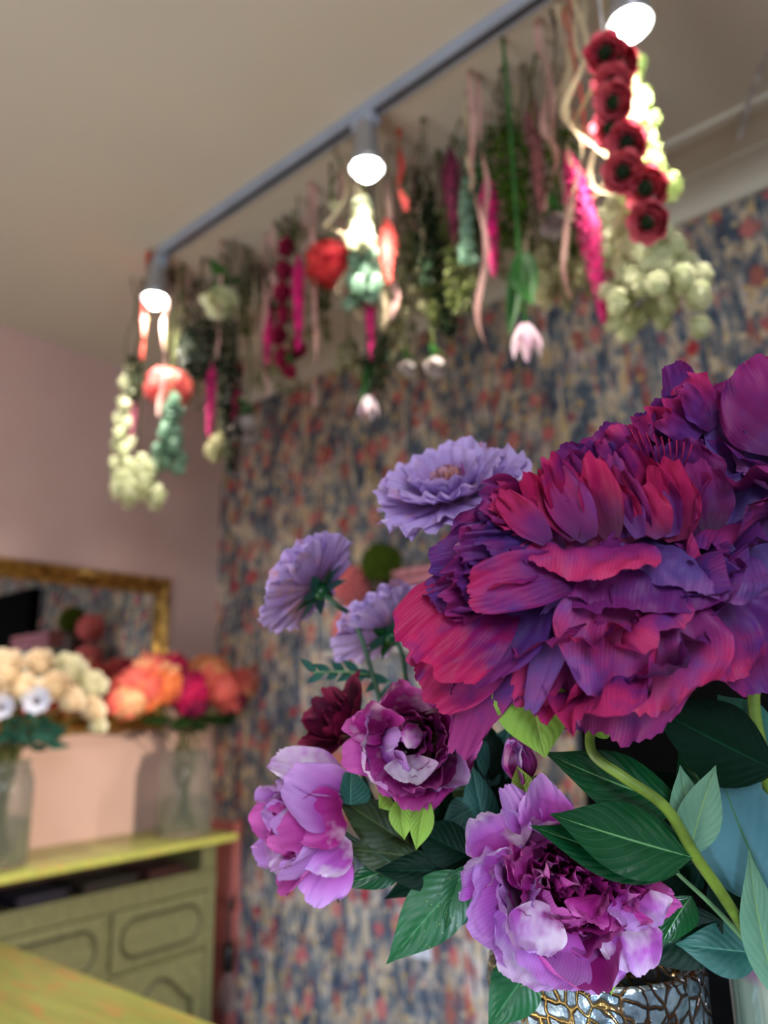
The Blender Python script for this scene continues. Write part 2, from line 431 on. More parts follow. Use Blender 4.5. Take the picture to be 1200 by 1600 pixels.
# ------------------------------------------------------------------ sideboard against the pink wall
SF = -2.045                                           # face plane of the sideboard
ST = CAMZ - .375                                      # its top
SY1 = 1.60
SY0 = .35
sb = thing('sideboard', 'sage green painted sideboard with yellow green top against the pink wall', 'sideboard', V(((XL + SF) / 2, (SY0 + SY1) / 2, 0)))
def fz(px, py): r = onX(px, py, SF); return r.y, r.z
o = MB().box((XL + .003, SY0 - .05, ST - .022), (SF + .035, SY1 + .06, ST)).build('top', 'green_top', sb, False); bevel(o, .006, 3); o['label'] = 'worn yellow green sideboard top'
z_slot1 = ST - .045; z_slot0 = ST - .100
mb = MB().box((XL + .004, SY0, .04), (SF - .012, SY1, z_slot0))
mb.box((XL + .004, SY1 - .055, z_slot0), (SF, SY1, ST - .022)).box((XL + .004, SY0, z_slot0), (SF, SY0 + .05, ST - .022)).box((XL + .004, SY0, z_slot0), (XL + .02, SY1, ST - .022))
mb.box((SF - .012, SY0, z_slot0 - .05), (SF + .004, SY1, z_slot0))          # rail below the open slot
mb.box((SF - .012, SY0, .0), (SF + .002, SY1, .08))
for y0, y1 in ((SY1 - .03, SY1), (SY0, SY0 + .03)): mb.box((SF - .012, y0, .08), (SF, y1, z_slot0 - .05))
o = mb.build('carcass', 'sage', sb, False); bevel(o, .003)
MB().box((XL + .021, SY0 + .051, z_slot0), (SF - .02, SY1 - .056, z_slot0 + .003)).box((XL + .0205, SY0 + .051, z_slot0), (XL + .025, SY1 - .056, ST - .0225)).build('slot_shade_sheets', 'slot_shade', sb, False)  # dark sheets stand for the shade inside the open slot
MB().box((SF - .01, SY0 + .05, z_slot0 + .0005), (SF + .012, SY1 - .03, z_slot0 + .008)).build('shelf_lip', 'sage', sb, False)
ymid = fz(166, 1500)[0]
ycol = [(SY0 + .035, ymid - .46 + .0), (ymid - .40, ymid - .012), (ymid + .012, SY1 - .035)]
ycol = [(ymid - .45, ymid - .012), (ymid + .012, SY1 - .035)]
def ring(cy, cz, hy, hz, r, n=8):
    pts = []
    for sx, sy, a0 in ((1, 1, 0), (-1, 1, pi / 2), (-1, -1, pi), (1, -1, 3 * pi / 2)):
        for k in range(n + 1):
            a = a0 + pi / 2 * k / n; pts.append(V((0, cy + sx * (hy - r) + r * cos(a), cz + sy * (hz - r) + r * sin(a))))
    return pts + [pts[0]]
dz1 = z_slot0 - .056; dz0 = dz1 - .150
for y0, y1 in ycol:
    dr = MB().box((SF - .012, y0, dz0), (SF + .006, y1, dz1)).build('drawer', 'sage', sb, False); bevel(dr, .005, 3)
    cy, cz = (y0 + y1) / 2, (dz0 + dz1) / 2; hy, hz = (y1 - y0) / 2, (dz1 - dz0) / 2
    for k, (ins, mt, rad) in enumerate(((.026, 'sage_dark', .0045), (.034, 'sage', .004))):
        MB().tube([p + V((SF + .006, 0, 0)) for p in ring(cy, cz, hy - ins, hz - ins, hz - ins - .003)], rad, 8, False).build('drawer_groove' if k == 0 else 'drawer_moulding', mt, dr)
    # the door with an arched panel
    z1, z0 = dz0 - .012, .09
    do = MB().box((SF - .012, y0, z0), (SF + .006, y1, z1)).build('door', 'sage', sb, False); bevel(do, .005, 3)
    w = hy - .05
    arch = [V((SF + .006, cy - w, z0 + .05))] + [V((SF + .006, cy - w + 2 * w * k / 20, z1 - .115 + .075 * (sin(pi * k / 20) ** 1.6))) for k in range(21)] + [V((SF + .006, cy + w, z0 + .05)), V((SF + .006, cy - w, z0 + .05))]
    for k, (sc, mt, rad) in enumerate(((1, 'sage_dark', .006), (.9, 'sage', .005))):
        zc = (z0 + z1) / 2
        MB().tube([V((p.x, cy + (p.y - cy) * sc, zc + (p.z - zc) * (sc + .05 * k))) for p in arch], rad, 8, False).build('door_groove' if k == 0 else 'door_moulding', mt, do)
# papers lying in the slot, its shade put into their darkened colours
M['paper_violet'] = mat_plain('shaded_violet_card', (24, 22, 44), .6); M['paper_grey'] = mat_plain('shaded_grey_wrap', (34, 30, 28), .7); M['paper_red'] = mat_plain('shaded_red_card', (50, 18, 22), .7)
for k, (y0, y1, mt, lab, cat, nm) in enumerate(((.98, 1.12, 'paper_violet', 'thin violet card pack lying in the open sideboard slot', 'card', 'card_pack'), (1.16, 1.33, 'paper_grey', 'grey folded wrapping paper lying in the open sideboard slot', 'paper', 'wrapping_paper'), (1.36, 1.50, 'paper_red', 'shaded red card pack at the corner end of the sideboard slot', 'card', 'card_pack'))):
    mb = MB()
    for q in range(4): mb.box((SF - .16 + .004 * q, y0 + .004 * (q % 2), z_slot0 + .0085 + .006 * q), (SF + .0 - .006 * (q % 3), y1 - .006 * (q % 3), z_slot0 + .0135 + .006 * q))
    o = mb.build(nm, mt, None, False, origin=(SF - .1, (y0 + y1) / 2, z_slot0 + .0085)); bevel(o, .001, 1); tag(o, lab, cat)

# ------------------------------------------------------------------ gilt mirror on the pink wall
a = onX(270, 905, XL + .03); b = onX(255, 1030, XL + .03); y1m = a.y; zt = a.z; zb = onX(200, 1143, XL + .03).z
y0m = y1m - 1.05
mr = thing('wall_mirror', 'gilt framed rectangular mirror hanging on the pink wall', 'mirror', V((XL + .015, (y0m + y1m) / 2, (zt + zb) / 2)))
fw = .062
MB().box((XL + .006, y0m + fw * .6, zb + fw * .6), (XL + .014, y1m - fw * .6, zt - fw * .6)).build('mirror_glass', 'mirror', mr, False)
mb = MB(); pf = [(0, .004), (0, .022), (.010, .034), (.022, .030), (.034, .018), (.046, .026), (.058, .022), (.062, .014), (.062, .006)]
rows = []
for k in range(5):
    cy_, cz_ = ((y0m, zb), (y1m, zb), (y1m, zt), (y0m, zt), (y0m, zb))[k]; sy, sz = ((1, 1), (-1, 1), (-1, -1), (1, -1), (1, 1))[k]
    rows.append([(V((XL + h, cy_ + sy * d, cz_ + sz * d)), (d, k)) for d, h in pf])
mb.grid(rows, len(pf), 5)
fr = mb.build('frame', 'gold', mr, False)
random.seed(5)
def ornament(c, along, n=9, span=.09):
    mb = MB()
    for k in range(n):
        t_ = (k / (n - 1) - .5); r = .011 * (1 - abs(t_) * .9)
        mb.ball(c + along * span * t_ + V((.006, 0, .006 * sin(k * 2.1))), r, 8, 6, (.7, 1.1, 1))
        if k % 2 == 0: mb.tube(bez([c + along * span * t_, c + along * span * (t_ + .08) + V((.008, 0, .012)), c + along * span * (t_ + .16) + V((.004, 0, -.004))], 4), .003, 6)
    mb.build('frame_ornament', 'gold', fr)
for py in (y1m - .34, y1m - .82): ornament(V((XL + .032, py, zt - .022)), V((0, 1, 0)), 9, .13)
ornament(V((XL + .032, (y0m + y1m) / 2, zb + .022)), V((0, 1, 0)), 9, .13)
for z_, y_ in ((zt, y1m), (zt, y0m), (zb, y1m), (zb, y0m)):
    ornament(V((XL + .032, y_ + (-.03 if y_ == y1m else .03), z_ + (-.05 if z_ == zt else .05))), V((0, 0, 1)), 7, .07)

# ------------------------------------------------------------------ work table in front
tb = thing('work_table', 'worn yellow green painted work table in front of the sideboard', 'table', V((-.7, .45, 0)))
o = MB().box((-1.93, .06, TABLE_Z - .032), (.55, .805, TABLE_Z)).build('table_top', 'table_top', tb, False); bevel(o, .008, 3)
for x in (-1.83, .45):
    for y in (.14, .70):
        MB().tube([(x, y, 0), (x, y, .3), (x, y, TABLE_Z - .1)], [.022, .028, .034], 12).build('leg', 'sage', tb)
o = MB().box((-1.85, .12, TABLE_Z - .12), (.47, .14, TABLE_Z - .032)).box((-1.85, .70, TABLE_Z - .12), (.47, .72, TABLE_Z - .032)).build('apron', 'sage', tb, False)

# ------------------------------------------------------------------ shelf with pompons on the papered wall
M['mint'] = mat_plain('mint_cloth', (158, 190, 180), .9); M['pinkcloth'] = mat_plain('rose_cloth', (196, 128, 140), .9)
M['shelfp'] = mat_plain('pale_shelf_paint', (176, 168, 160), .7)
def fuzzy(name, a, b, sc=180):
    t = NT(name); v = t.coord('Object'); vo = t.voro(v, sc)
    return t.done(t.bsdf(t.ramp(vo.outputs['Distance'], [(.1, b), (.6, a)]), .95, Normal=t.bump(vo.outputs['Distance'], .8, .004), Specular_IOR_Level=.1))
M['pompon'] = fuzzy('salmon_pink_fibre', (190, 96, 100), (236, 148, 146)); M['moss'] = fuzzy('moss_green_fibre', (44, 62, 14), (120, 138, 44))
SZ = CAMZ + .17
sh = thing('wall_shelf', 'narrow pale wall shelf carrying the pink pompons and folded cloths', 'shelf', V((-1.22, YW - .07, SZ - .01)))
bevel(MB().box((-1.60, YW - .17, SZ - .018), (-.88, YW - .0005, SZ)).build('board', 'shelfp', sh, False), .003)
for x in (-1.5, -.98): bevel(MB().box((x - .01, YW - .13, SZ - .09), (x + .01, YW - .0005, SZ - .018)).build('bracket', 'shelfp', sh, False), .003)
def pompon(c, r, name, lab, mt, grp=None, n=260, cat='pompon'):
    mb = MB().ball(V(c), r * .82, 20, 14); rnd = random.Random(int(r * 9999 + c[0] * 77))
    for d in sphere_dirs(n, rnd):
        p = V(c) + d * r * .78; q = V(c) + d * r * rnd.uniform(.93, 1.05); mb.tube([p, (p + q) / 2, q], [r * .09, r * .08, r * .03], 5)
    o = mb.build(name, mt, None, origin=c); return tag(o, lab, cat, grp)
pompon((-1.545, 1.705, SZ + .07), .066, 'pompon', 'lower of two salmon pink pompon balls stacked on the wall shelf', 'pompon')
pompon((-1.55, 1.705, SZ + .07 + .137), .063, 'pompon', 'upper salmon pink pompon ball resting on another on the wall shelf', 'pompon')
pt = MB().lathe([(.0, 0), (.034, 0), (.04, .05), (.034, .13), (.028, .2), (.024, .2), (.0, .19)], V((-1.41, 1.69, SZ)), 24).build('flower_pot', mat_plain('brown_pot', (60, 44, 36), .6), None, origin=(-1.41, 1.69, SZ)); tag(pt, 'dark brown slim pot beneath the mossy green ball', 'pot')
pompon((-1.41, 1.69, SZ + .255), .064, 'moss_ball', 'mossy green ball resting on a slim brown pot on the shelf', 'moss', cat='moss ball')
def cloth(name, z0, z1, x0, x1, mt, lab):
    mb = MB(); n = 3; h = (z1 - z0) / n
    for k in range(n):
        rows = []
        for j in range(13):
            x = x0 + (x1 - x0) * j / 12; e = .5 * h * 1.0
            rows.append([(V((x, 1.70 + .075 * (abs(cos(a)) ** .5) * (1 if cos(a) > 0 else -1) , z0 + h * (k + .5) + e * .98 * (abs(sin(a)) ** .6) * (1 if sin(a) > 0 else -1) + .0)), (j / 12, a / 6.28)) for a in [2 * pi * i / 24 for i in range(25)]])
        mb.grid(rows, 25, 13); mb.poly([p for p, _ in rows[0][:24]]); mb.poly([p for p, _ in rows[-1][:24]][::-1])
    return tag(mb.build(name, mt, None, origin=((x0 + x1) / 2, 1.70, z0)), lab, 'cloth')
cloth('folded_cloth', SZ, SZ + .135, -1.33, -.90, 'mint', 'mint green folded cloth under the pink one on the shelf')
cloth('folded_cloth', SZ + .1355, SZ + .215, -1.32, -.95, 'pinkcloth', 'rose pink folded cloth on top of the mint cloth')

q = onY(655, 1476, YW - .012)
sk = thing('wall_socket', 'square white wall socket on the wallpaper below the long speckled leaf', 'socket', q)
bevel(MB().box((q.x - .036, YW - .010, q.z - .036), (q.x + .036, YW - .0005, q.z + .036)).build('plate', 'white_cord', sk, False), .004)
MB().box((q.x - .012, YW - .013, q.z - .012), (q.x + .012, YW - .0101, q.z + .012)).build('switch', 'white_cord', sk, False)
# ------------------------------------------------------------------ black flex and glass bulb low in the corner
q = onY(357, 1500, YW - .06)
cd_ = thing('hanging_lamp', 'black lamp holder with clear glass bulb in the corner beside the sideboard', 'lamp', q)
MB().tube(bez([V((-2.16, YW - .032, q.z + .14)), V((-2.14, YW - .05, q.z + .19)), q + V((.0, 0, .15)), q + V((0, 0, .05))], 8), .004, 6).build('flex', 'black_gloss', cd_)
MB().lathe([(0, .05), (.016, .05), (.019, .03), (.019, -.03), (.014, -.035), (0, -.035)], q, 16).build('lamp_holder', 'black_gloss', cd_)
MB().lathe([(.012, -.035), (.02, -.06), (.034, -.09), (.036, -.115), (.024, -.145), (0, -.153)], q, 20).build('bulb', 'glass', cd_)

# ------------------------------------------------------------------ track with three spotlights
tz = CEIL
e0 = onZ(240, 392, CEIL - .02); e1 = onZ(880, -2, CEIL - .02)
ty = (e0.y + e1.y) / 2
tr = thing('lighting_track', 'blue grey ceiling lighting track with three lamps', 'lighting track', V((-.6, ty, CEIL)))
bevel(MB().box((e0.x, ty - .017, CEIL - .024), (1.3, ty + .017, CEIL)).build('rail', 'track', tr, False), .002)
MB().box((e0.x + .03, ty + .0172, CEIL - .018), (-.86, ty + .019, CEIL - .006)).box((-.80, ty + .0172, CEIL - .018), (1.28, ty + .019, CEIL - .006)).box((e0.x + .02, ty - .006, CEIL - .0248), (1.29, ty + .006, CEIL - .0238)).build('slot', 'track_slot', tr, False)
lamps = []
for k, (px, py, lab, tx, en) in enumerate(((247, 470, 'lit track spotlight at the corner end of the rail', (60, -.1), 5), (578, 268, 'lit track spotlight in the middle of the rail', (0, 0), 7), (988, 46, 'lit track spotlight beside the red ranunculus garland', (0, 0), 7))):
    c = onY(px, py, ty + .01)
    s_ = thing('spotlight', lab, 'spotlight', V((c.x, ty, CEIL - .024)), 'track spotlights')
    top = V((c.x, ty, CEIL - .024))
    bevel(MB().box((c.x - .03, ty - .016, CEIL - .05), (c.x + .03, ty + .016, CEIL - .0245)).build('adapter', 'track', s_, False), .003)
    MB().tube([top + V((0, 0, -.026)), V((c.x, ty, c.z + .105))], .007, 10).build('stem', 'chrome', s_)
    hd = MB().lathe([(0, .115), (.02, .112), (.026, .10), (.026, .05), (.034, .022), (.037, .0), (.035, .0), (.031, .02), (.022, .04), (0, .045)], V((c.x, ty, c.z)), 28).build('lamp_head', 'chrome', s_)
    MB().lathe([(0, .02), (.025, .018), (.028, .004), (.024, -.012), (.014, -.022), (0, -.025)], V((c.x, ty, c.z)), 20).build('bulb', 'bulb', s_)
    lamps.append(V((c.x, ty, c.z - .03)))

# twisted white cord from the cornice
p0 = onZ(1155, 216, CEIL - .012)
pth = bez([p0, onY(1162, 185, p0.y - .06), onY(1176, 140, p0.y - .15), onY(1192, 100, p0.y - .24), onY(1215, 60, p0.y - .34)], 14)
mb = MB()
for ph in (0, pi): mb.tube([p + V((cos(i * .9 + ph), .3 * sin(i), sin(i * .9 + ph))) * .0035 for i, p in enumerate(pth)], .003, 6)
tag(mb.build('twisted_cord', 'white_cord', None, origin=p0), 'white twisted cord looping down from the ceiling trim', 'cord')
# ================================================================== the bouquet in front
M['p_crimson'] = mat_petal('crimson_petal', (78, 4, 60), (156, 8, 84), (194, 32, 100), (108, 22, 112), altamt=(.52, .72), vein=70)
M['p_magenta'] = mat_petal('magenta_petal', (72, 10, 84), (140, 30, 116), (196, 48, 116), (104, 44, 134), altamt=(.45, .66), vein=80)
M['p_pink'] = mat_petal('pink_lip_petal', (90, 20, 98), (154, 44, 126), (206, 54, 114), (128, 64, 150), altamt=(.46, .66), vein=80)
M['p_violet'] = mat_petal('violet_petal', (36, 12, 66), (74, 30, 108), (126, 40, 122), (80, 48, 132), altamt=(.44, .68), vein=90)
M['p_plum'] = mat_petal('plum_petal', (56, 8, 62), (110, 22, 96), (154, 46, 124), (92, 40, 124), altamt=(.45, .68), vein=80)
M['p_lav'] = mat_petal('lavender_violet_petal', (54, 24, 92), (106, 56, 134), (146, 78, 150), (98, 72, 148), altamt=(.42, .62), vein=70)
M['p_lilac'] = mat_petal('lilac_petal', (150, 30, 130), (182, 92, 192), (200, 150, 222), (222, 206, 226), altamt=(.50, .68), vein=60, veinamt=.08)
M['p_orchid'] = mat_petal('orchid_petal', (136, 14, 100), (178, 42, 146), (204, 96, 180), (220, 184, 212), altamt=(.60, .76), vein=60, veinamt=.08)
M['p_heart'] = mat_petal('dark_orchid_petal', (70, 2, 56), (118, 10, 90), (158, 40, 128), (200, 150, 190), altamt=(.66, .82), vein=60)
M['p_burgundy'] = mat_petal('burgundy_petal', (60, 6, 34), (100, 12, 52), (128, 24, 66), (80, 10, 50), vein=60)
M['p_scab'] = mat_petal('scabiosa_petal', (150, 100, 150), (176, 140, 206), (198, 176, 232), (196, 150, 176), altamt=(.58, .72), vein=50, veinamt=.14)
M['lf_dark'] = mat_leaf('dark_green_leaf', (2, 50, 28), (10, 86, 44), (110, 170, 110), .27, spec=.42)
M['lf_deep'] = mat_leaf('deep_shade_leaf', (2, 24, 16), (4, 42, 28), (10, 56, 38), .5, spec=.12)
M['lf_mid'] = mat_leaf('speckled_green_leaf', (10, 66, 40), (30, 108, 58), (60, 130, 80), .4, speck=1)
M['lf_teal'] = mat_leaf('teal_leaf', (16, 72, 68), (48, 116, 104), (90, 150, 130), .5)
M['lf_pale'] = mat_leaf('pale_leaf_underside', (78, 130, 110), (116, 160, 132), (128, 168, 96), .6)
M['lf_blue'] = mat_leaf('blue_leaf_underside', (48, 100, 116), (88, 138, 150), (60, 110, 84), .65)
M['lf_olive'] = mat_leaf('olive_leaf', (18, 40, 22), (56, 78, 36), (90, 110, 60), .45)
M['lf_brown'] = mat_leaf('bronze_leaf', (92, 62, 26), (70, 92, 34), (130, 120, 60), .5)
M['lf_lime'] = mat_leaf('lime_sepal', (116, 170, 52), (160, 200, 84), (180, 214, 110), .55, trans=.2)
M['stem_green'] = mat_plain('olive_green_stem', (112, 140, 52), .45, .15, 60)
M['stem_dark'] = mat_plain('dark_green_stem', (34, 74, 52), .5, .15, 60)
M['stem_pale'] = mat_plain('pale_green_stem', (104, 146, 100), .5, .12, 60)
TOC = -fwd                                               # towards the camera station
UP = V((0, 0, 1)); RT = right
def px(w_, d): return w_ * d / F
def leafp(parent, b, t, W, mt, hint=None, bend=.3, fold=.2, name='leaf', seed=0, **k):
    """a leaf of a stem: b and t are (px, py, depth)"""
    mb = MB(); B = P(*b); T = P(*t); d = (b[2] + t[2]) / 2
    leaf(mb, B, T, hint or TOC, px(W, d), bend, fold, seed=seed, **k)
    return mb.build(name, mt, parent)
def petp(parent, b, t, W, mt, hint=None, name='petal', lab=None, **k):
    mb = MB(); B = P(*b); T = P(*t); d = (b[2] + t[2]) / 2
    k.setdefault('nu', 33); k.setdefault('nv', 23)
    petal2(mb, B, T, hint or TOC, px(W, d), **k)
    o = mb.build(name, mt, parent)
    if lab: o['label'] = lab
    return o
def stemp(parent, pts, w_, mt, name='stem', n=10):
    q = bez([P(*p) for p in pts], 8); d = pts[0][2]
    ww = w_ if isinstance(w_, tuple) else (w_, w_)
    r = [px(ww[0] + (ww[1] - ww[0]) * i / (len(q) - 1), d) / 2 for i in range(len(q))]
    return MB().tube(q, r, n).build(name, mt, parent)
def hv(x=0, y=0, c=1):                                    # hint: right, up, towards the camera station
    return (right * x - down * y - fwd * c).normalized()

# ------------------------------------------------------------------ the great magenta peony
hc = P(930, 940, .41)
hero = thing('peony', 'huge ruffled magenta and violet peony nearest the lens', 'flower', hc)
rnd = random.Random(11)
A = (UP * .62 - right * .42 - fwd * .45).normalized()
Ux, Uy, _ = basis(A)
# body of the bloom: rings of ruffled petals around the axis
under = MB(); under_m = []; DY = ['p_violet', 'p_plum', 'p_magenta']
for ring_, (n, el, Lp, Wp, r0, mt, bnd) in enumerate(((7, 84, 120, 80, 8, ('p_crimson',), .5), (10, 70, 165, 100, 22, ('p_crimson', 'p_crimson', 'p_magenta'), .45), (12, 54, 200, 125, 40, ('p_crimson', 'p_violet', 'p_magenta'), .5), (13, 36, 225, 160, 55, ('p_plum', 'p_violet', 'p_magenta'), .5), (12, 14, 235, 190, 62, ('p_violet', 'p_plum', 'p_magenta'), .35))):
    for k in range(n):
        az = 2 * pi * (k + .5 * (ring_ % 2)) / n + rnd.uniform(-.15, .15); e = radians(el + rnd.uniform(-8, 8))
        R = Ux * cos(az) + Uy * sin(az)
        y = R * cos(e) + A * sin(e); z = -R * sin(e) + A * cos(e)
        c0 = hc + R * px(r0, .4) + A * px(-30 + ring_ * -6, .4)
        mb = MB() if ring_ < 3 else under
        petal(mb, c0, y, z, px(Lp * rnd.uniform(.85, 1.1), .4), px(Wp, .4) * rnd.uniform(.85, 1.15), bend=bnd * rnd.uniform(.3, 1.3), cup=.3, ruf=.12, rk=rnd.uniform(5, 9), notch=.035, tip=rnd.uniform(-1.3, .3), seed=ring_ * 40 + k, nu=21, nv=15)
        if ring_ < 3: mb.build('petal', rnd.choice(mt), hero)
        else: under_m += [DY.index(rnd.choice(mt))] * (len(under.f) - len(under_m))
o = under.build('under_petals', DY, hero); o['kind'] = 'stuff'; o.data.polygons.foreach_set('material_index', under_m)
HP = [  # outer and showing petals: base, tip, width, dye, hint, extras
 # drooping skirt
 ((985, 900, .375), (960, 1165, .362), 235, 'p_plum', hv(.0, .3, 1), dict(bend=-.35, ruf=.07, rk=6, cup=-.3, seed=201)),
 ((1000, 905, .362), (985, 1115, .345), 270, 'p_pink', hv(-.1, .45, 1), dict(bend=-.55, ruf=.10, rk=7.5, cup=-.25, seed=202, notch=.03)),
 ((1100, 920, .372), (1150, 1060, .362), 190, 'p_magenta', hv(.1, .4, 1), dict(bend=-.5, ruf=.11, rk=6.5, cup=-.25, seed=203)),
 ((1150, 960, .385), (1200, 1085, .378), 190, 'p_plum', hv(.2, .3, 1), dict(bend=-.3, ruf=.07, rk=5, seed=204)),
 ((860, 950, .372), (905, 1135, .366), 150, 'p_plum', hv(-.3, .1, 1), dict(bend=-.3, ruf=.08, seed=205)),
 ((870, 930, .376), (795, 1098, .366), 130, 'p_magenta', hv(-.3, .1, 1), dict(bend=-.2, ruf=.07, seed=206, crown=.15)),
 ((890, 925, .362), (828, 1115, .352), 74, 'p_lav', hv(-.5, .1, .8), dict(bend=.25, cup=.55, ruf=.04, seed=207, crown=.5)),
 ((810, 960, .378), (712, 1182, .372), 120, 'p_plum', hv(-.4, .1, 1), dict(bend=-.25, ruf=.06, cup=-.35, seed=208, crown=.5)),
 ((845, 925, .370), (722, 1065, .360), 130, 'p_violet', hv(-.3, .35, 1), dict(bend=-.5, ruf=.06, cup=-.3, seed=209)),
 ((780, 925, .378), (650, 1035, .358), 185, 'p_crimson', hv(-.25, .6, .9), dict(bend=-.8, ruf=.07, rk=6, cup=-.1, seed=210, notch=.03, crown=.2, g0=.15, g1=.45, nu=45)),
 ((800, 960, .378), (660, 1085, .374), 140, 'p_magenta', hv(-.2, .1, 1), dict(bend=-.3, ruf=.12, rk=8, cup=-.3, seed=211, crown=.12)),
 ((800, 900, .372), (662, 930, .372), 120, 'p_violet', hv(-.1, .7, .7), dict(bend=.3, ruf=.11, rk=8, seed=212)),
 ((800, 860, .378), (668, 880, .380), 110, 'p_violet', hv(-.2, .4, 1), dict(bend=.3, ruf=.12, rk=7, seed=213)),
 ((830, 830, .380), (700, 840, .384), 110, 'p_plum', hv(-.2, .3, 1), dict(bend=.4, ruf=.12, rk=8, seed=214)),
 ((850, 840, .380), (745, 780, .388), 120, 'p_violet', hv(-.3, .2, 1), dict(bend=.4, ruf=.12, rk=8, seed=215)),
 ((840, 880, .366), (735, 915, .356), 95, 'p_magenta', hv(-.1, .8, .7), dict(bend=-.6, ruf=.12, rk=6, seed=216)),
 ((905, 895, .360), (728, 928, .350), 96, 'p_magenta', hv(-.1, .4, 1), dict(bend=-.6, ruf=.14, rk=6, cup=.2, seed=217, crown=.15)),
 # front lips
 ((1040, 890, .372), (1180, 905, .360), 110, 'p_violet', hv(.2, .5, .8), dict(bend=-.4, ruf=.12, rk=6, seed=223)),
 ((965, 850, .382), (962, 950, .347), 350, 'p_violet', hv(0, .9, .55), dict(bend=-1.0, ruf=.045, rk=5.5, cup=-.15, seed=284, nu=61, nv=27, crown=.3, g0=.22, g1=.4, notch=.02)),
 ((1075, 850, .376), (1072, 930, .343), 235, 'p_lav', hv(.1, .9, .5), dict(bend=-.9, ruf=.075, rk=5, cup=-.1, seed=285, nu=51, nv=25, crown=.25, g0=.2, g1=.42, notch=.03)),
 ((915, 842, .376), (900, 902, .345), 235, 'p_pink', hv(-.1, .85, .55), dict(bend=-.8, ruf=.06, rk=6, cup=-.1, seed=286, nu=51, nv=25, crown=.3, g0=.2, g1=.42, notch=.025)),
 # crimson fans rising in the heart
 ((1035, 850, .372), (965, 700, .366), 120, 'p_crimson', hv(-.2, -.1, 1), dict(bend=.3, ruf=.09, rk=9, cup=.25, seed=230)),
 ((1060, 845, .366), (1035, 715, .362), 90, 'p_crimson', hv(-.1, -.2, 1), dict(bend=.3, ruf=.08, rk=9, seed=231)),
 ((985, 850, .364), (915, 745, .360), 95, 'p_crimson', hv(-.2, -.1, 1), dict(bend=.3, ruf=.08, rk=9, seed=232)),
 ((940, 850, .362), (865, 735, .362), 100, 'p_crimson', hv(-.3, 0, 1), dict(bend=.35, ruf=.10, rk=9, seed=233)),
 ((915, 855, .362), (815, 790, .366), 95, 'p_crimson', hv(-.3, .1, 1), dict(bend=.3, ruf=.10, rk=9, seed=234)),
 ((880, 865, .362), (775, 835, .368), 90, 'p_magenta', hv(-.3, .2, 1), dict(bend=.3, ruf=.11, rk=9, seed=235)),
 ((1100, 840, .372), (1085, 720, .370), 110, 'p_plum', hv(.1, -.1, 1), dict(bend=.4, ruf=.07, seed=236)),
 # dark violet guard petals on the far upper side
 ((960, 790, .392), (875, 700, .392), 120, 'p_violet', hv(0, .3, 1), dict(bend=.6, ruf=.08, seed=240)),
 ((1000, 780, .396), (935, 665, .396), 150, 'p_plum', hv(0, .3, 1), dict(bend=.6, ruf=.08, seed=241)),
 ((1060, 780, .396), (1010, 640, .396), 150, 'p_violet', hv(0, .2, 1), dict(bend=.6, ruf=.08, seed=242)),
 ((1080, 790, .386), (1050, 690, .380), 150, 'p_plum', hv(0, .3, 1), dict(bend=.7, ruf=.08, seed=243)),
]
rq = random.Random(77)
for k in range(22):                                       # frilled small petals of the left shoulder
    v = k / 21; bx_, by_ = 840 - 50 * v + rq.uniform(-20, 20), 790 + 120 * v + rq.uniform(-15, 15)
    tx_, ty_ = 770 - 112 * v + rq.uniform(-22, 45), 778 + 180 * v + rq.uniform(-22, 25)
    HP.append(((bx_, by_, .372), (tx_, ty_, .366 + rq.uniform(-.008, .008)), rq.uniform(60, 90), rq.choice(('p_violet', 'p_violet', 'p_plum', 'p_plum', 'p_magenta')), hv(rq.uniform(-.6, 0), rq.uniform(-.2, .6), 1), dict(bend=rq.uniform(-.6, .7), ruf=.19, rk=rq.uniform(6, 11), notch=.05, crown=.15, g1=.5, seed=800 + k, nu=21, nv=13)))
for k in range(12):                                       # narrow crimson quills of the heart
    v = k / 11; bx_ = 860 + 190 * v + rq.uniform(-8, 8)
    HP.append(((bx_, 846 - 8 * v, .358 + .006 * (k % 2)), (bx_ - 70 + 40 * v + rq.uniform(-14, 14), 745 - 20 * sin(pi * v) + rq.uniform(-22, 26), .354 + .006 * (k % 3)), rq.uniform(46, 74), rq.choice(('p_crimson', 'p_crimson', 'p_magenta')), hv(rq.uniform(-.6, .3), rq.uniform(-.2, .2), 1), dict(bend=rq.uniform(.0, .6), cup=.35, ruf=.13, rk=7, notch=.04, crown=.25, seed=850 + k, nu=19, nv=15)))
for k in range(11):                                       # frilled rim along the far upper edge
    v = k / 10; x_ = 870 + 200 * v; y_ = 712 - 118 * v
    HP.append(((x_ + 45, y_ + 75, .388), (x_ + rq.uniform(-12, 12), y_ + rq.uniform(-4, 22), .384 + rq.uniform(-.006, .006)), rq.uniform(66, 100), rq.choice(('p_violet', 'p_plum', 'p_plum', 'p_magenta')), hv(rq.uniform(-.4, .2), rq.uniform(-.1, .6), 1), dict(bend=rq.uniform(-.3, .9), ruf=.15, rk=rq.uniform(6, 10), notch=.045, crown=.15, g1=.5, seed=870 + k, nu=21, nv=13)))
for b, t, W, mt, h, k in HP: petp(hero, b, t, W, mt, h, **k)
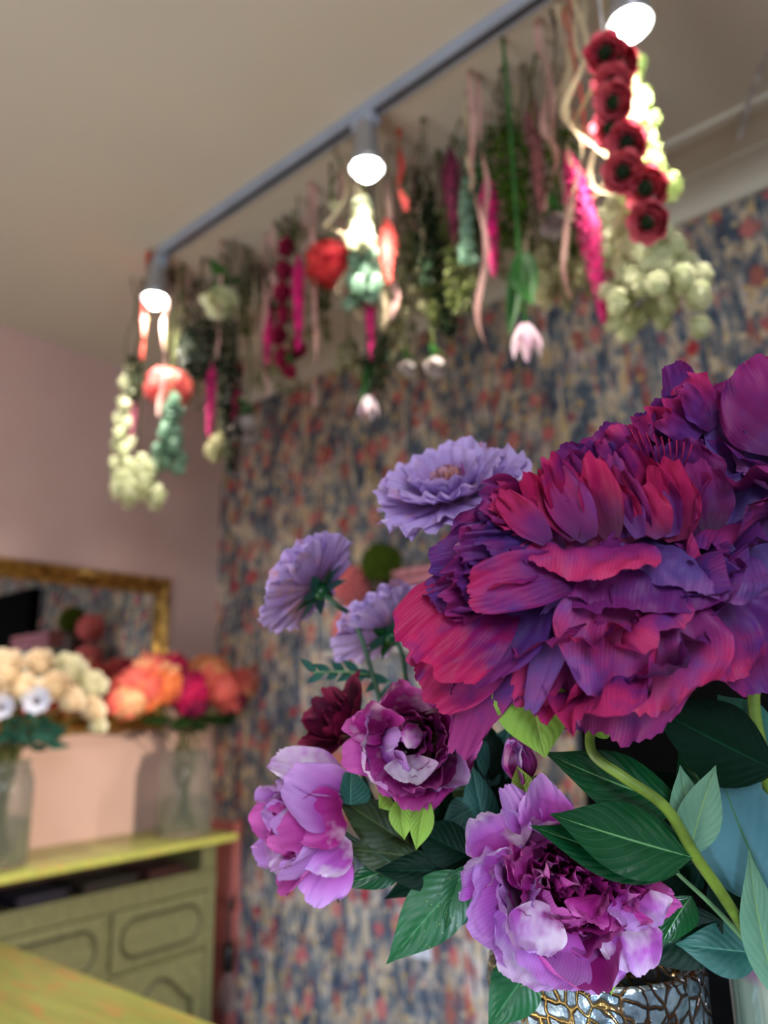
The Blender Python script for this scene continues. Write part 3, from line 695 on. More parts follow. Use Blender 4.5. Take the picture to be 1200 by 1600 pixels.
# stamens
mb = MB()
for k in range(9):
    b = P(1010 + 7 * k, 730, .372); t = b - down * px(60 - 3 * k, .37) + right * px(-25 + 5 * k, .37)
    mb.tube(bez([b, (b + t) / 2 + TOC * .002, t], 5), [.0005] * 5 + [.0004] * 6, 6)
mb.build('stamens', 'p_crimson', hero)
for b, t, W, s in (((822, 1045, .366), (852, 1184, .360), 118, 1), ((800, 1075, .370), (778, 1118, .366), 46, 2), ((905, 1130, .394), (960, 1100, .40), 80, 3)):
    o = leafp(hero, b, t, W, 'lf_lime', hv(-.1, .2, 1), .5, .1, 'sepal', s, p=.9)
    o['label'] = 'bright lime green sepal'
stemp(hero, [(925, 1120, .40), (925, 1175, .39), (975, 1215, .382), (1040, 1262, .38), (1085, 1335, .382), (1120, 1385, .39), (1165, 1455, .405), (1215, 1540, .43), (1240, 1620, .445)], (15, 19), 'stem_green')
LV = [
 ((1082, 1340, .380), (858, 1272, .372), 112, 'lf_dark', hv(-.1, .6, 1), .3, .10),
 ((1062, 1362, .388), (826, 1290, .380), 80, 'lf_dark', hv(-.1, .6, .8), .4, .12),
 ((1068, 1262, .400), (848, 1175, .392), 100, 'lf_dark', hv(.1, .7, 1), .35, .14),
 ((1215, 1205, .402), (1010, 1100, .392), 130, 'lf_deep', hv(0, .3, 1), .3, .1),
 ((1075, 1340, .384), (1118, 1195, .380), 66, 'lf_pale', hv(-.3, 0, 1), .4, .15),
 ((1092, 1335, .392), (1062, 1195, .396), 70, 'lf_pale', hv(.2, 0, 1), .2, .1),
 ((1210, 1420, .412), (1110, 1170, .405), 150, 'lf_blue', hv(0, 0, 1), .3, .08),
 ((1215, 1560, .392), (1168, 1325, .386), 70, 'lf_pale', hv(.2, 0, 1), .3, .12),
]
for i, (b, t, W, mt, h, bd, fo) in enumerate(LV): leafp(hero, b, t, W, mt, h, bd, fo, seed=i)

# ------------------------------------------------------------------ its twin behind, at the right
h2c = P(1215, 790, .43)
tw = thing('peony', 'second violet magenta peony behind and above, cut by the right border', 'flower', h2c)
A2 = (UP * .7 - right * .35 - fwd * .3).normalized(); Ux, Uy, _ = basis(A2)
for ring_, (n, el, Lp, Wp, r0, mt, bnd) in enumerate(((7, 82, 150, 90, 8, ('p_magenta', 'p_plum'), .5), (10, 64, 190, 120, 25, ('p_plum', 'p_violet'), .45), (12, 40, 220, 160, 40, ('p_plum', 'p_lav'), .4), (11, 14, 235, 190, 50, ('p_lav', 'p_violet', 'p_plum'), .3))):
    for k in range(n):
        az = 2 * pi * (k + .5 * (ring_ % 2)) / n + rnd.uniform(-.15, .15); e = radians(el + rnd.uniform(-8, 8))
        R = Ux * cos(az) + Uy * sin(az); y = R * cos(e) + A2 * sin(e); z = -R * sin(e) + A2 * cos(e)
        mb = MB(); petal(mb, h2c + R * px(r0, .42), y, z, px(Lp * rnd.uniform(.85, 1.1), .42), px(Wp, .42), bend=bnd, cup=.3, ruf=.11, rk=rnd.uniform(5, 9), notch=.035, tip=rnd.uniform(-1, .3), seed=300 + ring_ * 40 + k, nu=19, nv=13)
        mb.build('petal', rnd.choice(mt), tw)
for b, t, W, mt, h, k in [
 ((1185, 770, .395), (1105, 650, .392), 120, 'p_lav', hv(-.2, .3, 1), dict(bend=-.4, ruf=.07, seed=401)),
 ((1215, 700, .392), (1150, 690, .384), 170, 'p_lav', hv(-.1, .1, 1), dict(bend=-.6, ruf=.09, seed=402)),
 ((1240, 700, .380), (1165, 560, .378), 170, 'p_plum', hv(-.2, .1, 1), dict(bend=.4, ruf=.08, seed=403)),
 ((1150, 720, .410), (1090, 610, .410), 110, 'p_plum', hv(-.1, .1, 1), dict(bend=.5, ruf=.09, seed=404)),
 ((1110, 700, .412), (1060, 600, .412), 90, 'p_magenta', hv(-.2, .1, 1), dict(bend=.5, ruf=.10, seed=405)),
 ((1090, 700, .408), (1030, 640, .404), 90, 'p_plum', hv(-.2, .3, 1), dict(bend=.5, ruf=.10, seed=406)),
 ((1100, 690, .418), (1050, 570, .418), 100, 'p_violet', hv(0, .1, 1), dict(bend=.8, ruf=.09, seed=407)),
 ((1150, 690, .418), (1130, 590, .418), 100, 'p_plum', hv(0, .1, 1), dict(bend=.6, ruf=.09, seed=408)),
 ((1210, 750, .384), (1165, 900, .374), 200, 'p_lav', hv(-.2, .2, 1), dict(bend=-.5, ruf=.07, seed=409)),
 ((1190, 880, .382), (1165, 965, .376), 90, 'p_pink', hv(-.3, .2, 1), dict(bend=-.3, ruf=.12, seed=410)),
]: petp(tw, b, t, W, mt, h, **k)
stemp(tw, [(1200, 980, .43), (1178, 1090, .42), (1196, 1200, .418), (1215, 1330, .43), (1240, 1560, .45)], (17, 19), 'stem_green')
leafp(tw, (1200, 1190, .425), (1120, 1085, .42), 110, 'lf_teal', hv(.1, .2, 1), .3, .1)
M['p_scabin'] = mat_petal('scabiosa_heart_petal', (150, 80, 110), (186, 126, 150), (206, 160, 190), (200, 140, 130), vein=50)
# ------------------------------------------------------------------ lilac and orchid peonies
def bloom(par, c, A, r, d, rings, seed, nu=19, nv=13, flat=None):
    """rings: (count, elevation, length, width, start radius, dyes, bend)"""
    rn = random.Random(seed); Ux, Uy, A = basis(A)
    for i, (n, el, Lp, Wp, r0, mt, bnd) in enumerate(rings):
        for k in range(n):
            az = 2 * pi * (k + .5 * (i % 2) + .23 * i) / n + rn.uniform(-.2, .2); e = radians(el + rn.uniform(-9, 9))
            R = Ux * cos(az) + Uy * sin(az); y = R * cos(e) + A * sin(e); z = -R * sin(e) + A * cos(e)
            mb = MB(); petal(mb, c + R * (r0 * r) - A * (r * .35), y, z, r * Lp * rn.uniform(.88, 1.1), r * Wp * rn.uniform(.85, 1.1), bend=bnd * rn.uniform(.7, 1.2), cup=.42, ruf=.07 if i else .12, rk=rn.uniform(3, 7), notch=.022, tip=rn.uniform(-.8, .2), seed=seed + i * 31 + k, nu=nu, nv=nv)
            mb.build('petal', rn.choice(mt), par)
ORC = lambda o, h: [(9, 82, .85, .42, .04, h, .5), (10, 70, .98, .5, .14, h, .6), (9, 60, 1.05, .62, .26, h, .7), (7, 50, 1.25, .95, .34, o, 1.25), (7, 34, 1.3, 1.15, .38, o, 1.1)]
# lower lilac peony over the textured vase
c = P(880, 1385, .43)
p1 = thing('peony', 'lilac peony with a dark orchid heart just above the silver vase', 'flower', c)
bloom(p1, c, (-fwd * .9 - right * .05 + UP * .35), px(125, .43), .43, ORC(('p_lilac', 'p_orchid'), ('p_heart', 'p_heart', 'p_orchid')), 900)
for b, t, W, mt, h, k in [
 ((850, 1440, .420), (800, 1535, .398), 150, 'p_lilac', hv(-.2, .3, 1), dict(bend=.7, cup=.35, ruf=.05, seed=501)),
 ((800, 1400, .425), (735, 1440, .405), 200, 'p_lilac', hv(-.2, .1, 1), dict(bend=.8, cup=.35, ruf=.05, seed=502)),
 ((800, 1330, .425), (748, 1270, .412), 120, 'p_lilac', hv(-.2, 0, 1), dict(bend=.8, cup=.35, ruf=.06, seed=503)),
 ((920, 1450, .420), (915, 1550, .400), 130, 'p_lilac', hv(0, .3, 1), dict(bend=.3, ruf=.08, seed=504)),
 ((970, 1430, .420), (1000, 1525, .404), 110, 'p_lilac', hv(.2, .3, 1), dict(bend=.2, ruf=.10, seed=505)),
 ((980, 1400, .420), (1060, 1410, .412), 70, 'p_orchid', hv(.2, .4, 1), dict(bend=-.4, ruf=.12, seed=506)),
 ((850, 1410, .406), (828, 1490, .394), 104, 'p_lilac', hv(-.1, .5, 1), dict(bend=1.0, cup=.5, ruf=.02, seed=507, crown=.2)),
 ((880, 1440, .414), (835, 1530, .392), 150, 'p_lilac', hv(-.1, .35, 1), dict(bend=.8, cup=.4, ruf=.03, seed=512, crown=.2)),
 ((780, 1360, .42), (730, 1350, .404), 130, 'p_lilac', hv(-.3, .0, 1), dict(bend=.7, cup=.4, ruf=.05, seed=513, crown=.2)),
 ((945, 1400, .406), (945, 1452, .396), 150, 'p_orchid', hv(.1, .7, 1), dict(bend=.9, cup=.45, ruf=.04, seed=508, crown=.15)),
 ((985, 1390, .408), (1010, 1455, .394), 120, 'p_lilac', hv(.2, .6, 1), dict(bend=.9, cup=.4, ruf=.06, seed=509)),
 ((855, 1290, .425), (840, 1215, .405), 90, 'p_lilac', hv(0, -.1, 1), dict(bend=-.7, ruf=.08, seed=510)),
 ((835, 1300, .425), (790, 1225, .410), 60, 'p_lilac', hv(-.1, 0, 1), dict(bend=-.5, ruf=.09, seed=511)),
]: petp(p1, b, t, W, mt, h, **k)
rn = random.Random(3)
for k in range(16):
    x = 800 + 14 * k + rn.uniform(-8, 8); y0_ = 1330 + 5 * k + rn.uniform(-25, 25)
    petp(p1, (880 + (x - 880) * .5, 1385, .42), (x, y0_ + rn.uniform(-25, 25), .397), rn.uniform(45, 75), rn.choice(('p_heart', 'p_heart', 'p_orchid')), hv(rn.uniform(-.4, .4), rn.uniform(-.2, .6), 1), bend=rn.uniform(.5, 1.1), ruf=.16, rk=8, seed=520 + k, notch=.05, nu=17, nv=11)
stemp(p1, [(900, 1440, .45), (925, 1500, .462), (930, 1560, .475), (935, 1640, .485)], (11, 13), 'stem_green')
leafp(p1, (955, 1480, .43), (955, 1555, .425), 34, 'lf_lime', hv(0, 0, 1), .2, .2, 'sepal')
# bud above it
c = P(815, 1195, .44)
bd = thing('peony_bud', 'small lilac peony bud tucked below the lime sepal', 'flower bud', c)
for k in range(7):
    a = 2 * pi * k / 7; R = right * cos(a) - fwd * sin(a)
    mb = MB(); petal(mb, c - UP * px(30, .44), (UP * .85 + R * .5 - right * .1), -R + UP * .4, px(78, .44), px(62, .44), bend=1.3, cup=.7, ruf=.03, seed=560 + k, notch=.01); mb.build('petal', ('p_lilac', 'p_orchid')[k % 2], bd)
leafp(bd, (822, 1240, .436), (808, 1196, .430), 34, 'lf_lime', hv(-.2, .1, 1), .4, .3, 'sepal')
leafp(bd, (826, 1240, .436), (850, 1205, .434), 30, 'lf_lime', hv(.2, .1, 1), .4, .3, 'sepal')
stemp(bd, [(822, 1235, .44), (812, 1300, .458), (850, 1400, .475), (915, 1560, .482), (925, 1640, .485)], (8, 10), 'stem_green')
# orchid peony, centre left
c = P(640, 1165, .47)
p2 = thing('peony', 'orchid pink cupped peony tucked against the left edge of the great bloom', 'flower', c)
bloom(p2, c, (-fwd * .85 + UP * .35 + right * .05), px(92, .47), .47, ORC(('p_orchid', 'p_orchid', 'p_lilac'), ('p_heart', 'p_orchid')), 1000)
for b, t, W, mt, h, k in [
 ((620, 1130, .465), (535, 1135, .452), 60, 'p_orchid', hv(-.3, .1, 1), dict(bend=-.3, ruf=.06, seed=601)),
 ((600, 1170, .462), (532, 1185, .450), 74, 'p_orchid', hv(-.3, .2, 1), dict(bend=-.3, ruf=.08, seed=602)),
 ((630, 1190, .462), (600, 1240, .446), 110, 'p_orchid', hv(-.1, .3, 1), dict(bend=.5, ruf=.06, seed=603)),
 ((655, 1200, .460), (655, 1262, .444), 120, 'p_orchid', hv(.1, .4, 1), dict(bend=.6, ruf=.06, seed=604)),
 ((685, 1180, .462), (705, 1235, .448), 100, 'p_heart', hv(.2, .3, 1), dict(bend=.6, ruf=.07, seed=605)),
 ((690, 1140, .462), (712, 1150, .446), 130, 'p_orchid', hv(.1, .1, 1), dict(bend=.9, cup=.5, ruf=.04, seed=606)),
 ((640, 1180, .448), (645, 1225, .438), 95, 'p_lilac', hv(0, .6, 1), dict(bend=.9, cup=.5, ruf=.03, seed=607)),
 ((600, 1140, .456), (575, 1100, .440), 100, 'p_orchid', hv(-.2, -.1, 1), dict(bend=.9, cup=.5, ruf=.04, seed=608)),
 ((640, 1110, .458), (640, 1068, .444), 110, 'p_orchid', hv(0, -.2, 1), dict(bend=.8, cup=.4, ruf=.05, seed=609)),
]: petp(p2, b, t, W, mt, h, **k)
mb = MB(); mb.ball(P(643, 1150, .436), px(17, .436), 14, 10, (1, 1, 1.1), .3); mb.build('inner_bud', 'p_lilac', p2)
for b, t, W, s in (((625, 1240, .455), (632, 1312, .442), 40, 1), ((668, 1240, .452), (650, 1328, .440), 38, 2), ((610, 1245, .46), (592, 1262, .45), 36, 3)):
    leafp(p2, b, t, W, 'lf_lime', hv(-.1, .2, 1), -.5, .3, 'sepal', s, p=1)
stemp(p2, [(660, 1240, .475), (680, 1320, .478), (760, 1420, .482), (900, 1560, .485), (915, 1640, .488)], (8, 11), 'stem_dark')
# left peony seen from the side
c = P(478, 1290, .49)
p3 = thing('peony', 'lilac white peony seen from the side, furthest left of the bouquet', 'flower', c)
bloom(p3, c, (-right * .75 - fwd * .5 + UP * .05), px(84, .49), .49, ORC(('p_lilac', 'p_orchid', 'p_lilac'), ('p_heart', 'p_orchid')), 1100)
for b, t, W, mt, h, k in [
 ((530, 1260, .478), (445, 1215, .464), 115, 'p_lilac', hv(-.1, .5, 1), dict(bend=-1.0, cup=-.5, ruf=.03, seed=701)),
 ((535, 1230, .480), (420, 1190, .478), 80, 'p_lilac', hv(-.1, .8, .7), dict(bend=-.7, cup=-.4, ruf=.05, seed=702)),
 ((535, 1270, .472), (455, 1290, .462), 100, 'p_orchid', hv(-.2, .3, 1), dict(bend=-.9, cup=-.5, ruf=.03, seed=703)),
 ((535, 1300, .474), (470, 1350, .462), 110, 'p_lilac', hv(-.2, .2, 1), dict(bend=-.8, cup=-.5, ruf=.03, seed=704)),
 ((530, 1320, .478), (480, 1410, .470), 105, 'p_lilac', hv(-.2, .1, 1), dict(bend=-.5, cup=-.4, ruf=.06, seed=705)),
 ((470, 1290, .490), (412, 1260, .480), 70, 'p_lilac', hv(-.4, .1, 1), dict(bend=.5, ruf=.07, seed=706)),
 ((480, 1330, .490), (422, 1355, .482), 70, 'p_lilac', hv(-.4, .1, 1), dict(bend=.4, ruf=.07, seed=707)),
]: petp(p3, b, t, W, mt, h, **k)
stemp(p3, [(520, 1290, .49), (580, 1330, .488), (700, 1400, .486), (880, 1550, .488), (905, 1640, .49)], (8, 11), 'stem_dark')
leafp(p3, (548, 1258, .478), (548, 1200, .468), 62, 'lf_teal', hv(0, .3, 1), .2, .1, 'sepal', tipw=.8, p=.5)
leafp(p3, (535, 1320, .482), (528, 1412, .474), 44, 'lf_brown', hv(-.1, .1, 1), .3, .3, 'sepal', 2)
# burgundy bloom behind
c = P(530, 1130, .53)
p4 = thing('peony', 'dark burgundy bloom half hidden behind the orchid peony', 'flower', c)
bloom(p4, c, (-right * .55 - fwd * .5 + UP * .55), px(62, .53), .53, [(7, 75, .9, .6, .05, ('p_burgundy',), .6), (9, 50, 1.15, .8, .2, ('p_burgundy',), .7), (9, 22, 1.25, 1.0, .25, ('p_burgundy',), .5)], 1200, 15, 10)
stemp(p4, [(545, 1150, .53), (600, 1280, .51), (720, 1400, .5), (885, 1560, .494), (900, 1640, .492)], (7, 9), 'stem_dark')

# ------------------------------------------------------------------ lavender scabiosa heads
def scabiosa(c, A, r, d, lab, stem, seed, calyx=True):
    th_ = thing('scabiosa', lab, 'flower', c)
    rn = random.Random(seed); Ux, Uy, A = basis(A)
    for i, (n, el, Lp, Wp, r0, mt) in enumerate(((12, 2, 1.02, .86, .05, 'p_scab'), (11, 14, .88, .72, .05, 'p_scab'), (9, 30, .66, .56, .04, 'p_scab'), (8, 56, .42, .40, .02, 'p_scabin'))):
        for k in range(n):
            az = 2 * pi * (k + .5 * i) / n + rn.uniform(-.15, .15); e = radians(el + rn.uniform(-5, 5))
            R = Ux * cos(az) + Uy * sin(az); y = R * cos(e) + A * sin(e); z = -R * sin(e) + A * cos(e)
            mb = MB(); petal(mb, c + R * (r0 * r), y, z, r * Lp * rn.uniform(.9, 1.08), r * Wp, bend=.3 + .2 * i, cup=.1, ruf=.085, rk=9, notch=.035, crown=.12, g0=.06, g1=.5, seed=seed + i * 50 + k, nu=19, nv=11)
            mb.build('petal', mt, th_)
    mb = MB()
    for k in range(26):
        dd = V((rn.gauss(0, 1), rn.gauss(0, 1), 0)) * .10 * r; b = c + Ux * dd.x + Uy * dd.y + A * r * .1
        mb.tube([b, b + A * r * rn.uniform(.16, .3)], [r * .02, r * .012], 5)
    mb.build('flower_heart', 'p_orchid', th_)
    if calyx:
        for k in range(9):
            az = 2 * pi * k / 9; R = Ux * cos(az) + Uy * sin(az)
            mb = MB(); leaf(mb, c - A * r * .12, c - A * r * (.10 + .1 * (k % 2)) + R * r * .62, -A, r * .24, .4, .2, seed=k, nu=5, nv=9); mb.build('sepal', 'lf_teal' if k % 3 else 'lf_dark', th_)
        MB().ball(c - A * r * .14, r * .15, 12, 8).build('calyx', 'lf_dark', th_)
    q = [c - A * r * .15, c - A * r * .55] + [P(*s) for s in stem]
    MB().tube(bez(q, 8), r * .045, 8).build('stem', 'stem_dark', th_)
    return th_
scabiosa(P(708, 775, .56), (UP * .80 - fwd * .62 - right * .25), px(118, .56), .56, 'pale lavender scabiosa, highest of the three, touching the great bloom', [(745, 900, .57), (760, 1200, .54), (910, 1560, .495), (925, 1640, .49)], 1300)
scabiosa(P(492, 918, .60), (UP * .55 - right * .74 + fwd * .30), px(88, .60), .60, 'pale lavender scabiosa leaning left, showing its dark green calyx', [(560, 985, .60), (640, 1200, .56), (890, 1560, .50), (905, 1640, .495)], 1400)
scabiosa(P(606, 985, .62), (UP * .70 - right * .45 + fwd * .42), px(84, .62), .62, 'pale lavender scabiosa, lowest of the three, beside the mossy ball', [(650, 1130, .60), (740, 1300, .55), (900, 1560, .505), (915, 1640, .50)], 1500)

# ------------------------------------------------------------------ foliage stems of the bouquet
def spray(lab, pts, w_, mts, leaves, nm='foliage_stem', stem='stem_dark'):
    t_ = thing(nm, lab, 'foliage', P(*pts[-1]))
    stemp(t_, pts, w_, stem)
    for i, (b, t, W, mt, h, bd, fo) in enumerate(leaves): leafp(t_, b, t, W, mt, h, bd, fo, seed=i * 3 + 1)
    return t_
spray('foliage stem with long speckled leaves hanging below the orchid peony', [(700, 1365, .452), (760, 1400, .465), (850, 1500, .48), (900, 1640, .487)], (7, 9), 0, [
 ((730, 1362, .450), (604, 1506, .435), 92, 'lf_mid', hv(-.3, .2, 1), .35, .12),
 ((728, 1352, .452), (694, 1455, .440), 50, 'lf_mid', hv(.1, .2, 1), .3, .15),
 ((760, 1365, .456), (702, 1458, .452), 54, 'lf_teal', hv(.1, .2, 1), .3, .15),
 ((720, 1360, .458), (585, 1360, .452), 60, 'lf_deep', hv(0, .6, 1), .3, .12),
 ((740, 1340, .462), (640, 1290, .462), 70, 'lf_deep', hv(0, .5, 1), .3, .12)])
spray('foliage stem with one broad speckled leaf hanging beside the silver vase', [(830, 1520, .45), (870, 1570, .462), (905, 1640, .486)], (7, 9), 0, [
 ((835, 1505, .448), (762, 1606, .432), 84, 'lf_mid', hv(-.2, .2, 1), .3, .12),
 ((850, 1530, .452), (905, 1530, .43), 40, 'lf_deep', hv(0, .4, 1), .3, .12)])
spray('dark olive foliage stem between the left and orchid peonies', [(560, 1290, .50), (640, 1350, .495), (760, 1440, .49), (895, 1560, .489), (905, 1640, .489)], (7, 9), 0, [
 ((640, 1320, .49), (525, 1245, .485), 70, 'lf_olive', hv(-.1, .4, 1), .3, .12),
 ((660, 1340, .49), (535, 1325, .482), 66, 'lf_olive', hv(-.1, .4, 1), .3, .12),
 ((640, 1350, .488), (530, 1385, .48), 46, 'lf_dark', hv(-.1, .3, 1), .3, .12),
 ((620, 1300, .495), (640, 1210, .50), 80, 'lf_deep', hv(0, .2, 1), .3, .12),
 ((700, 1350, .49), (600, 1405, .485), 44, 'lf_deep', hv(-.1, .3, 1), .3, .12)])
spray('upright green foliage stem in the gap under the great bloom', [(735, 1150, .50), (745, 1250, .50), (790, 1370, .49), (890, 1560, .487), (912, 1640, .487)], (8, 10), 0, [
 ((745, 1260, .496), (690, 1290, .49), 52, 'lf_teal', hv(0, .4, 1), .3, .12),
 ((750, 1270, .50), (775, 1160, .505), 60, 'lf_deep', hv(0, .2, 1), .3, .12),
 ((745, 1230, .50), (700, 1130, .51), 54, 'lf_olive', hv(0, .2, 1), .3, .12),
 ((770, 1330, .495), (700, 1330, .49), 60, 'lf_deep', hv(0, .4, 1), .3, .12),
 ((765, 1320, .495), (735, 1190, .495), 56, 'lf_teal', hv(0, .2, 1), .3, .12),
 ((775, 1350, .49), (800, 1250, .49), 60, 'lf_deep', hv(0, .2, 1), .3, .12)])
spray('dark foliage stem filling the middle behind the lilac peony', [(740, 1180, .54), (760, 1280, .53), (800, 1400, .51), (880, 1560, .495), (920, 1640, .49)], (7, 9), 0, [
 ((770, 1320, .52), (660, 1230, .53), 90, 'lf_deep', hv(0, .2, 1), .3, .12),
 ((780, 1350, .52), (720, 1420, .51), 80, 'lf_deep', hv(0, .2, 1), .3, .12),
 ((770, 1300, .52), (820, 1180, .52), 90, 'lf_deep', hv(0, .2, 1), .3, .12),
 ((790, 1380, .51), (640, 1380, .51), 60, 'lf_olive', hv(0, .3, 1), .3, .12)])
spray('dense dark foliage stem closing the gap left of the lilac peony', [(700, 1200, .52), (740, 1290, .515), (790, 1420, .505), (885, 1560, .492), (915, 1640, .49)], (6, 8), 0, [
 ((790, 1300, .50), (740, 1160, .51), 80, 'lf_deep', hv(0, .1, 1), .3, .12),
 ((790, 1400, .50), (740, 1290, .495), 80, 'lf_deep', hv(-.2, .1, 1), .3, .12),
 ((800, 1430, .49), (715, 1400, .485), 56, 'lf_dark', hv(-.2, .3, 1), .3, .12),
 ((760, 1250, .51), (700, 1200, .51), 66, 'lf_olive', hv(-.2, .1, 1), .3, .12),
 ((760, 1230, .50), (800, 1130, .51), 66, 'lf_teal', hv(.2, .1, 1), .3, .12),
 ((720, 1330, .50), (600, 1330, .49), 80, 'lf_deep', hv(0, .3, 1), .3, .12),
 ((700, 1290, .51), (590, 1270, .50), 80, 'lf_deep', hv(0, .3, 1), .3, .12),
 ((770, 1220, .50), (745, 1110, .51), 60, 'lf_deep', hv(0, .1, 1), .3, .12),
 ((800, 1340, .48), (770, 1270, .48), 40, 'lf_lime', hv(0, .1, 1), .4, .2)])
# feathery eucalyptus sprig at the left
es = thing('eucalyptus_sprig', 'slim grey green sprig poking out above the burgundy bloom', 'foliage', P(620, 1080, .60))
stemp(es, [(490, 1050, .58), (560, 1052, .585), (620, 1080, .60), (740, 1300, .55), (905, 1560, .505), (918, 1640, .50)], 4, 'stem_pale')
rn = random.Random(8)
for k in range(12):
    x = 495 + k * 11; yy = 1050 + (0 if k < 7 else (k - 6) * 4); s = -1 if k % 2 else 1
    leafp(es, (x, yy, .58 + k * .0015), (x - 24 + rn.uniform(-5, 5), yy - s * rn.uniform(10, 22), .575 + k * .0015), 13, 'lf_teal', hv(0, .3, 1), .3, .15)
# greens around the right vase
spray('foliage stem with thin pale stalk crossing the right side leaves', [(1022, 1328, .395), (1062, 1368, .398), (1110, 1412, .405), (1165, 1470, .415), (1245, 1560, .44), (1250, 1620, .45)], (4, 13), 0, [
 ((1190, 1490, .425), (1056, 1475, .43), 78, 'lf_teal', hv(-.1, .5, 1), -.3, .12),
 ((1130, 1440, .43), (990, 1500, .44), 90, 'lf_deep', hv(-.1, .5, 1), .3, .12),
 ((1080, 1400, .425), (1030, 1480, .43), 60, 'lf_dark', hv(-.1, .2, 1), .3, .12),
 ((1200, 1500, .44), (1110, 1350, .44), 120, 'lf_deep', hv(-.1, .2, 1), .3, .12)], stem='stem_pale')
spray('blue green foliage stem deep behind the great bloom', [(1090, 1180, .455), (1120, 1280, .455), (1170, 1420, .455), (1240, 1560, .455), (1245, 1620, .455)], (8, 10), 0, [
 ((1120, 1270, .452), (1060, 1155, .45), 70, 'lf_dark', hv(0, .2, 1), .3, .12),
 ((1140, 1330, .455), (960, 1200, .45), 120, 'lf_deep', hv(0, .4, 1), .3, .12),
 ((1200, 1480, .46), (1180, 1200, .46), 170, 'lf_blue', hv(0, 0, 1), .2, .08),
 ((1120, 1330, .46), (1000, 1390, .46), 80, 'lf_deep', hv(0, .4, 1), .3, .12)])

# ------------------------------------------------------------------ the two vases
def crackle():
    t = NT('silver_relief_ceramic'); v = t.coord('Object', (1, 1, 1))
    w_ = t.n('ShaderNodeVectorMath', operation='ADD'); nz = t.noise(v, 40, 2, out='Color'); sc = t.n('ShaderNodeVectorMath', operation='SCALE'); sc.inputs[3].default_value = .016; t.l(nz, sc.inputs[0]); t.l(v, w_.inputs[0]); t.l(sc.outputs[0], w_.inputs[1])
    vo = t.voro(w_.outputs[0], 100, 'SMOOTH_F1'); ve = t.voro(w_.outputs[0], 100, 'DISTANCE_TO_EDGE')
    k = t.n('ShaderNodeMapRange'); k.inputs[1].default_value = .02; k.inputs[2].default_value = .13; t.l(ve.outputs['Distance'], k.inputs[0])
    br = t.n('ShaderNodeMapRange'); br.inputs[1].default_value = .026; br.inputs[2].default_value = .05
    sx = t.n('ShaderNodeSeparateXYZ'); t.l(v, sx.inputs[0]); t.l(sx.outputs[0], br.inputs[0])
    groove = t.mix(br.outputs[0], (176, 140, 74), (84, 48, 18))
    n = t.noise(v, 90, 3)
    col = t.mix(k.outputs[0], groove, t.ramp(n, [(.3, (70, 86, 98)), (.7, (150, 168, 180))]))
    h = t.math('ADD', t.math('MULTIPLY', k.outputs[0], 1), t.math('MULTIPLY', n, .5))
    return t.done(t.bsdf(col, .24, Metallic=.65, Normal=t.bump(h, 1, .004)))
M['crackle'] = crackle()
vc = P(935, 1600, .487); vz = P(935, 1500, .487).z
vc = V((vc.x, vc.y, TABLE_Z)); H = vz - TABLE_Z
def wob(a, z): return .030 * noise.noise(V((cos(a) * 9, sin(a) * 9, z * 150))) + .035 * noise.noise(V((cos(a) * 3.5, sin(a) * 3.5, z * 60)))
prof = [(0, 0), (.046, 0), (.052, .004)] + [(.052 + .020 * sin(pi * (.06 + .62 * t / 40)), .004 + (H - .004) * t / 40) for t in range(41)]
R_ = prof[-1][0]
o = MB().lathe(prof, vc, 160, wob); o.lathe([(R_ - .0, H), (R_ - .003, H + .002), (R_ - .007, H), (R_ - .009, H - .03), (R_ - .010, .02), (0, .018)], vc, 96)
o = o.build('vase', 'crackle', None, origin=vc); tag(o, 'round vase with silver and gold crackled relief holding the lilac peonies', 'vase')
M['clay'] = None
def dimglass():
    t = NT('smoky_green_glaze'); v = t.coord('Object', (200, 200, 8)); n = t.noise(v, 1, 3)
    sx = t.n('ShaderNodeSeparateXYZ'); t.l(t.coord('Object'), sx.inputs[0])
    k = t.n('ShaderNodeMapRange'); k.inputs[1].default_value = RIM2; k.inputs[2].default_value = RIM2 + .006; t.l(sx.outputs[2], k.inputs[0])
    return t.done(t.bsdf(t.mix(k.outputs[0], t.ramp(n, [(.3, (66, 84, 74)), (.7, (120, 134, 118))]), (110, 82, 100)), .2, Normal=t.bump(n, .2, .001)))
RIM2 = P(1190, 1500, .44).z - TABLE_Z - .016
M['clay'] = dimglass()
v2 = P(1232, 1560, .455); z2 = P(1190, 1500, .44).z
v2 = V((v2.x, v2.y, TABLE_Z)); H2 = z2 - TABLE_Z
o = MB().lathe([(0, 0), (.030, 0), (.034, .006), (.034, H2 * .5), (.0325, H2 - .008), (.034, H2), (.031, H2), (.030, H2 - .02), (.030, .01), (0, .01)], v2, 40).build('vase', 'clay', None, origin=v2)
tag(o, 'slim grey green vase with a plum rim holding the great peony, at the right border', 'vase')
# ================================================================== flowers hung from the ceiling
M['h_magenta'] = mat_plain('magenta_plume', (206, 14, 116), .8, .25, 60)
M['h_hot'] = mat_plain('hot_pink_plume', (206, 26, 116), .8, .2, 60)
M['h_wine'] = mat_plain('wine_plume', (130, 40, 78), .8, .25, 60)
M['h_rose'] = mat_plain('dusty_rose_plume', (176, 112, 116), .8, .2, 60)
def transl(name, col, var, amt=.4, scale=60, rough=.6):
    t = NT(name); v = t.coord('Object'); f = t.noise(v, scale, 2)
    c = t.ramp(f, [(.3, var), (.7, col)])
    b = t.bsdf(c, rough, Specular_IOR_Level=.12); tr = t.n('ShaderNodeBsdfTranslucent'); t.l(c, tr.inputs[0])
    ms = t.n('ShaderNodeMixShader'); ms.inputs[0].default_value = amt; t.l(b.outputs[0], ms.inputs[1]); t.l(tr.outputs[0], ms.inputs[2]); return t.done(ms)
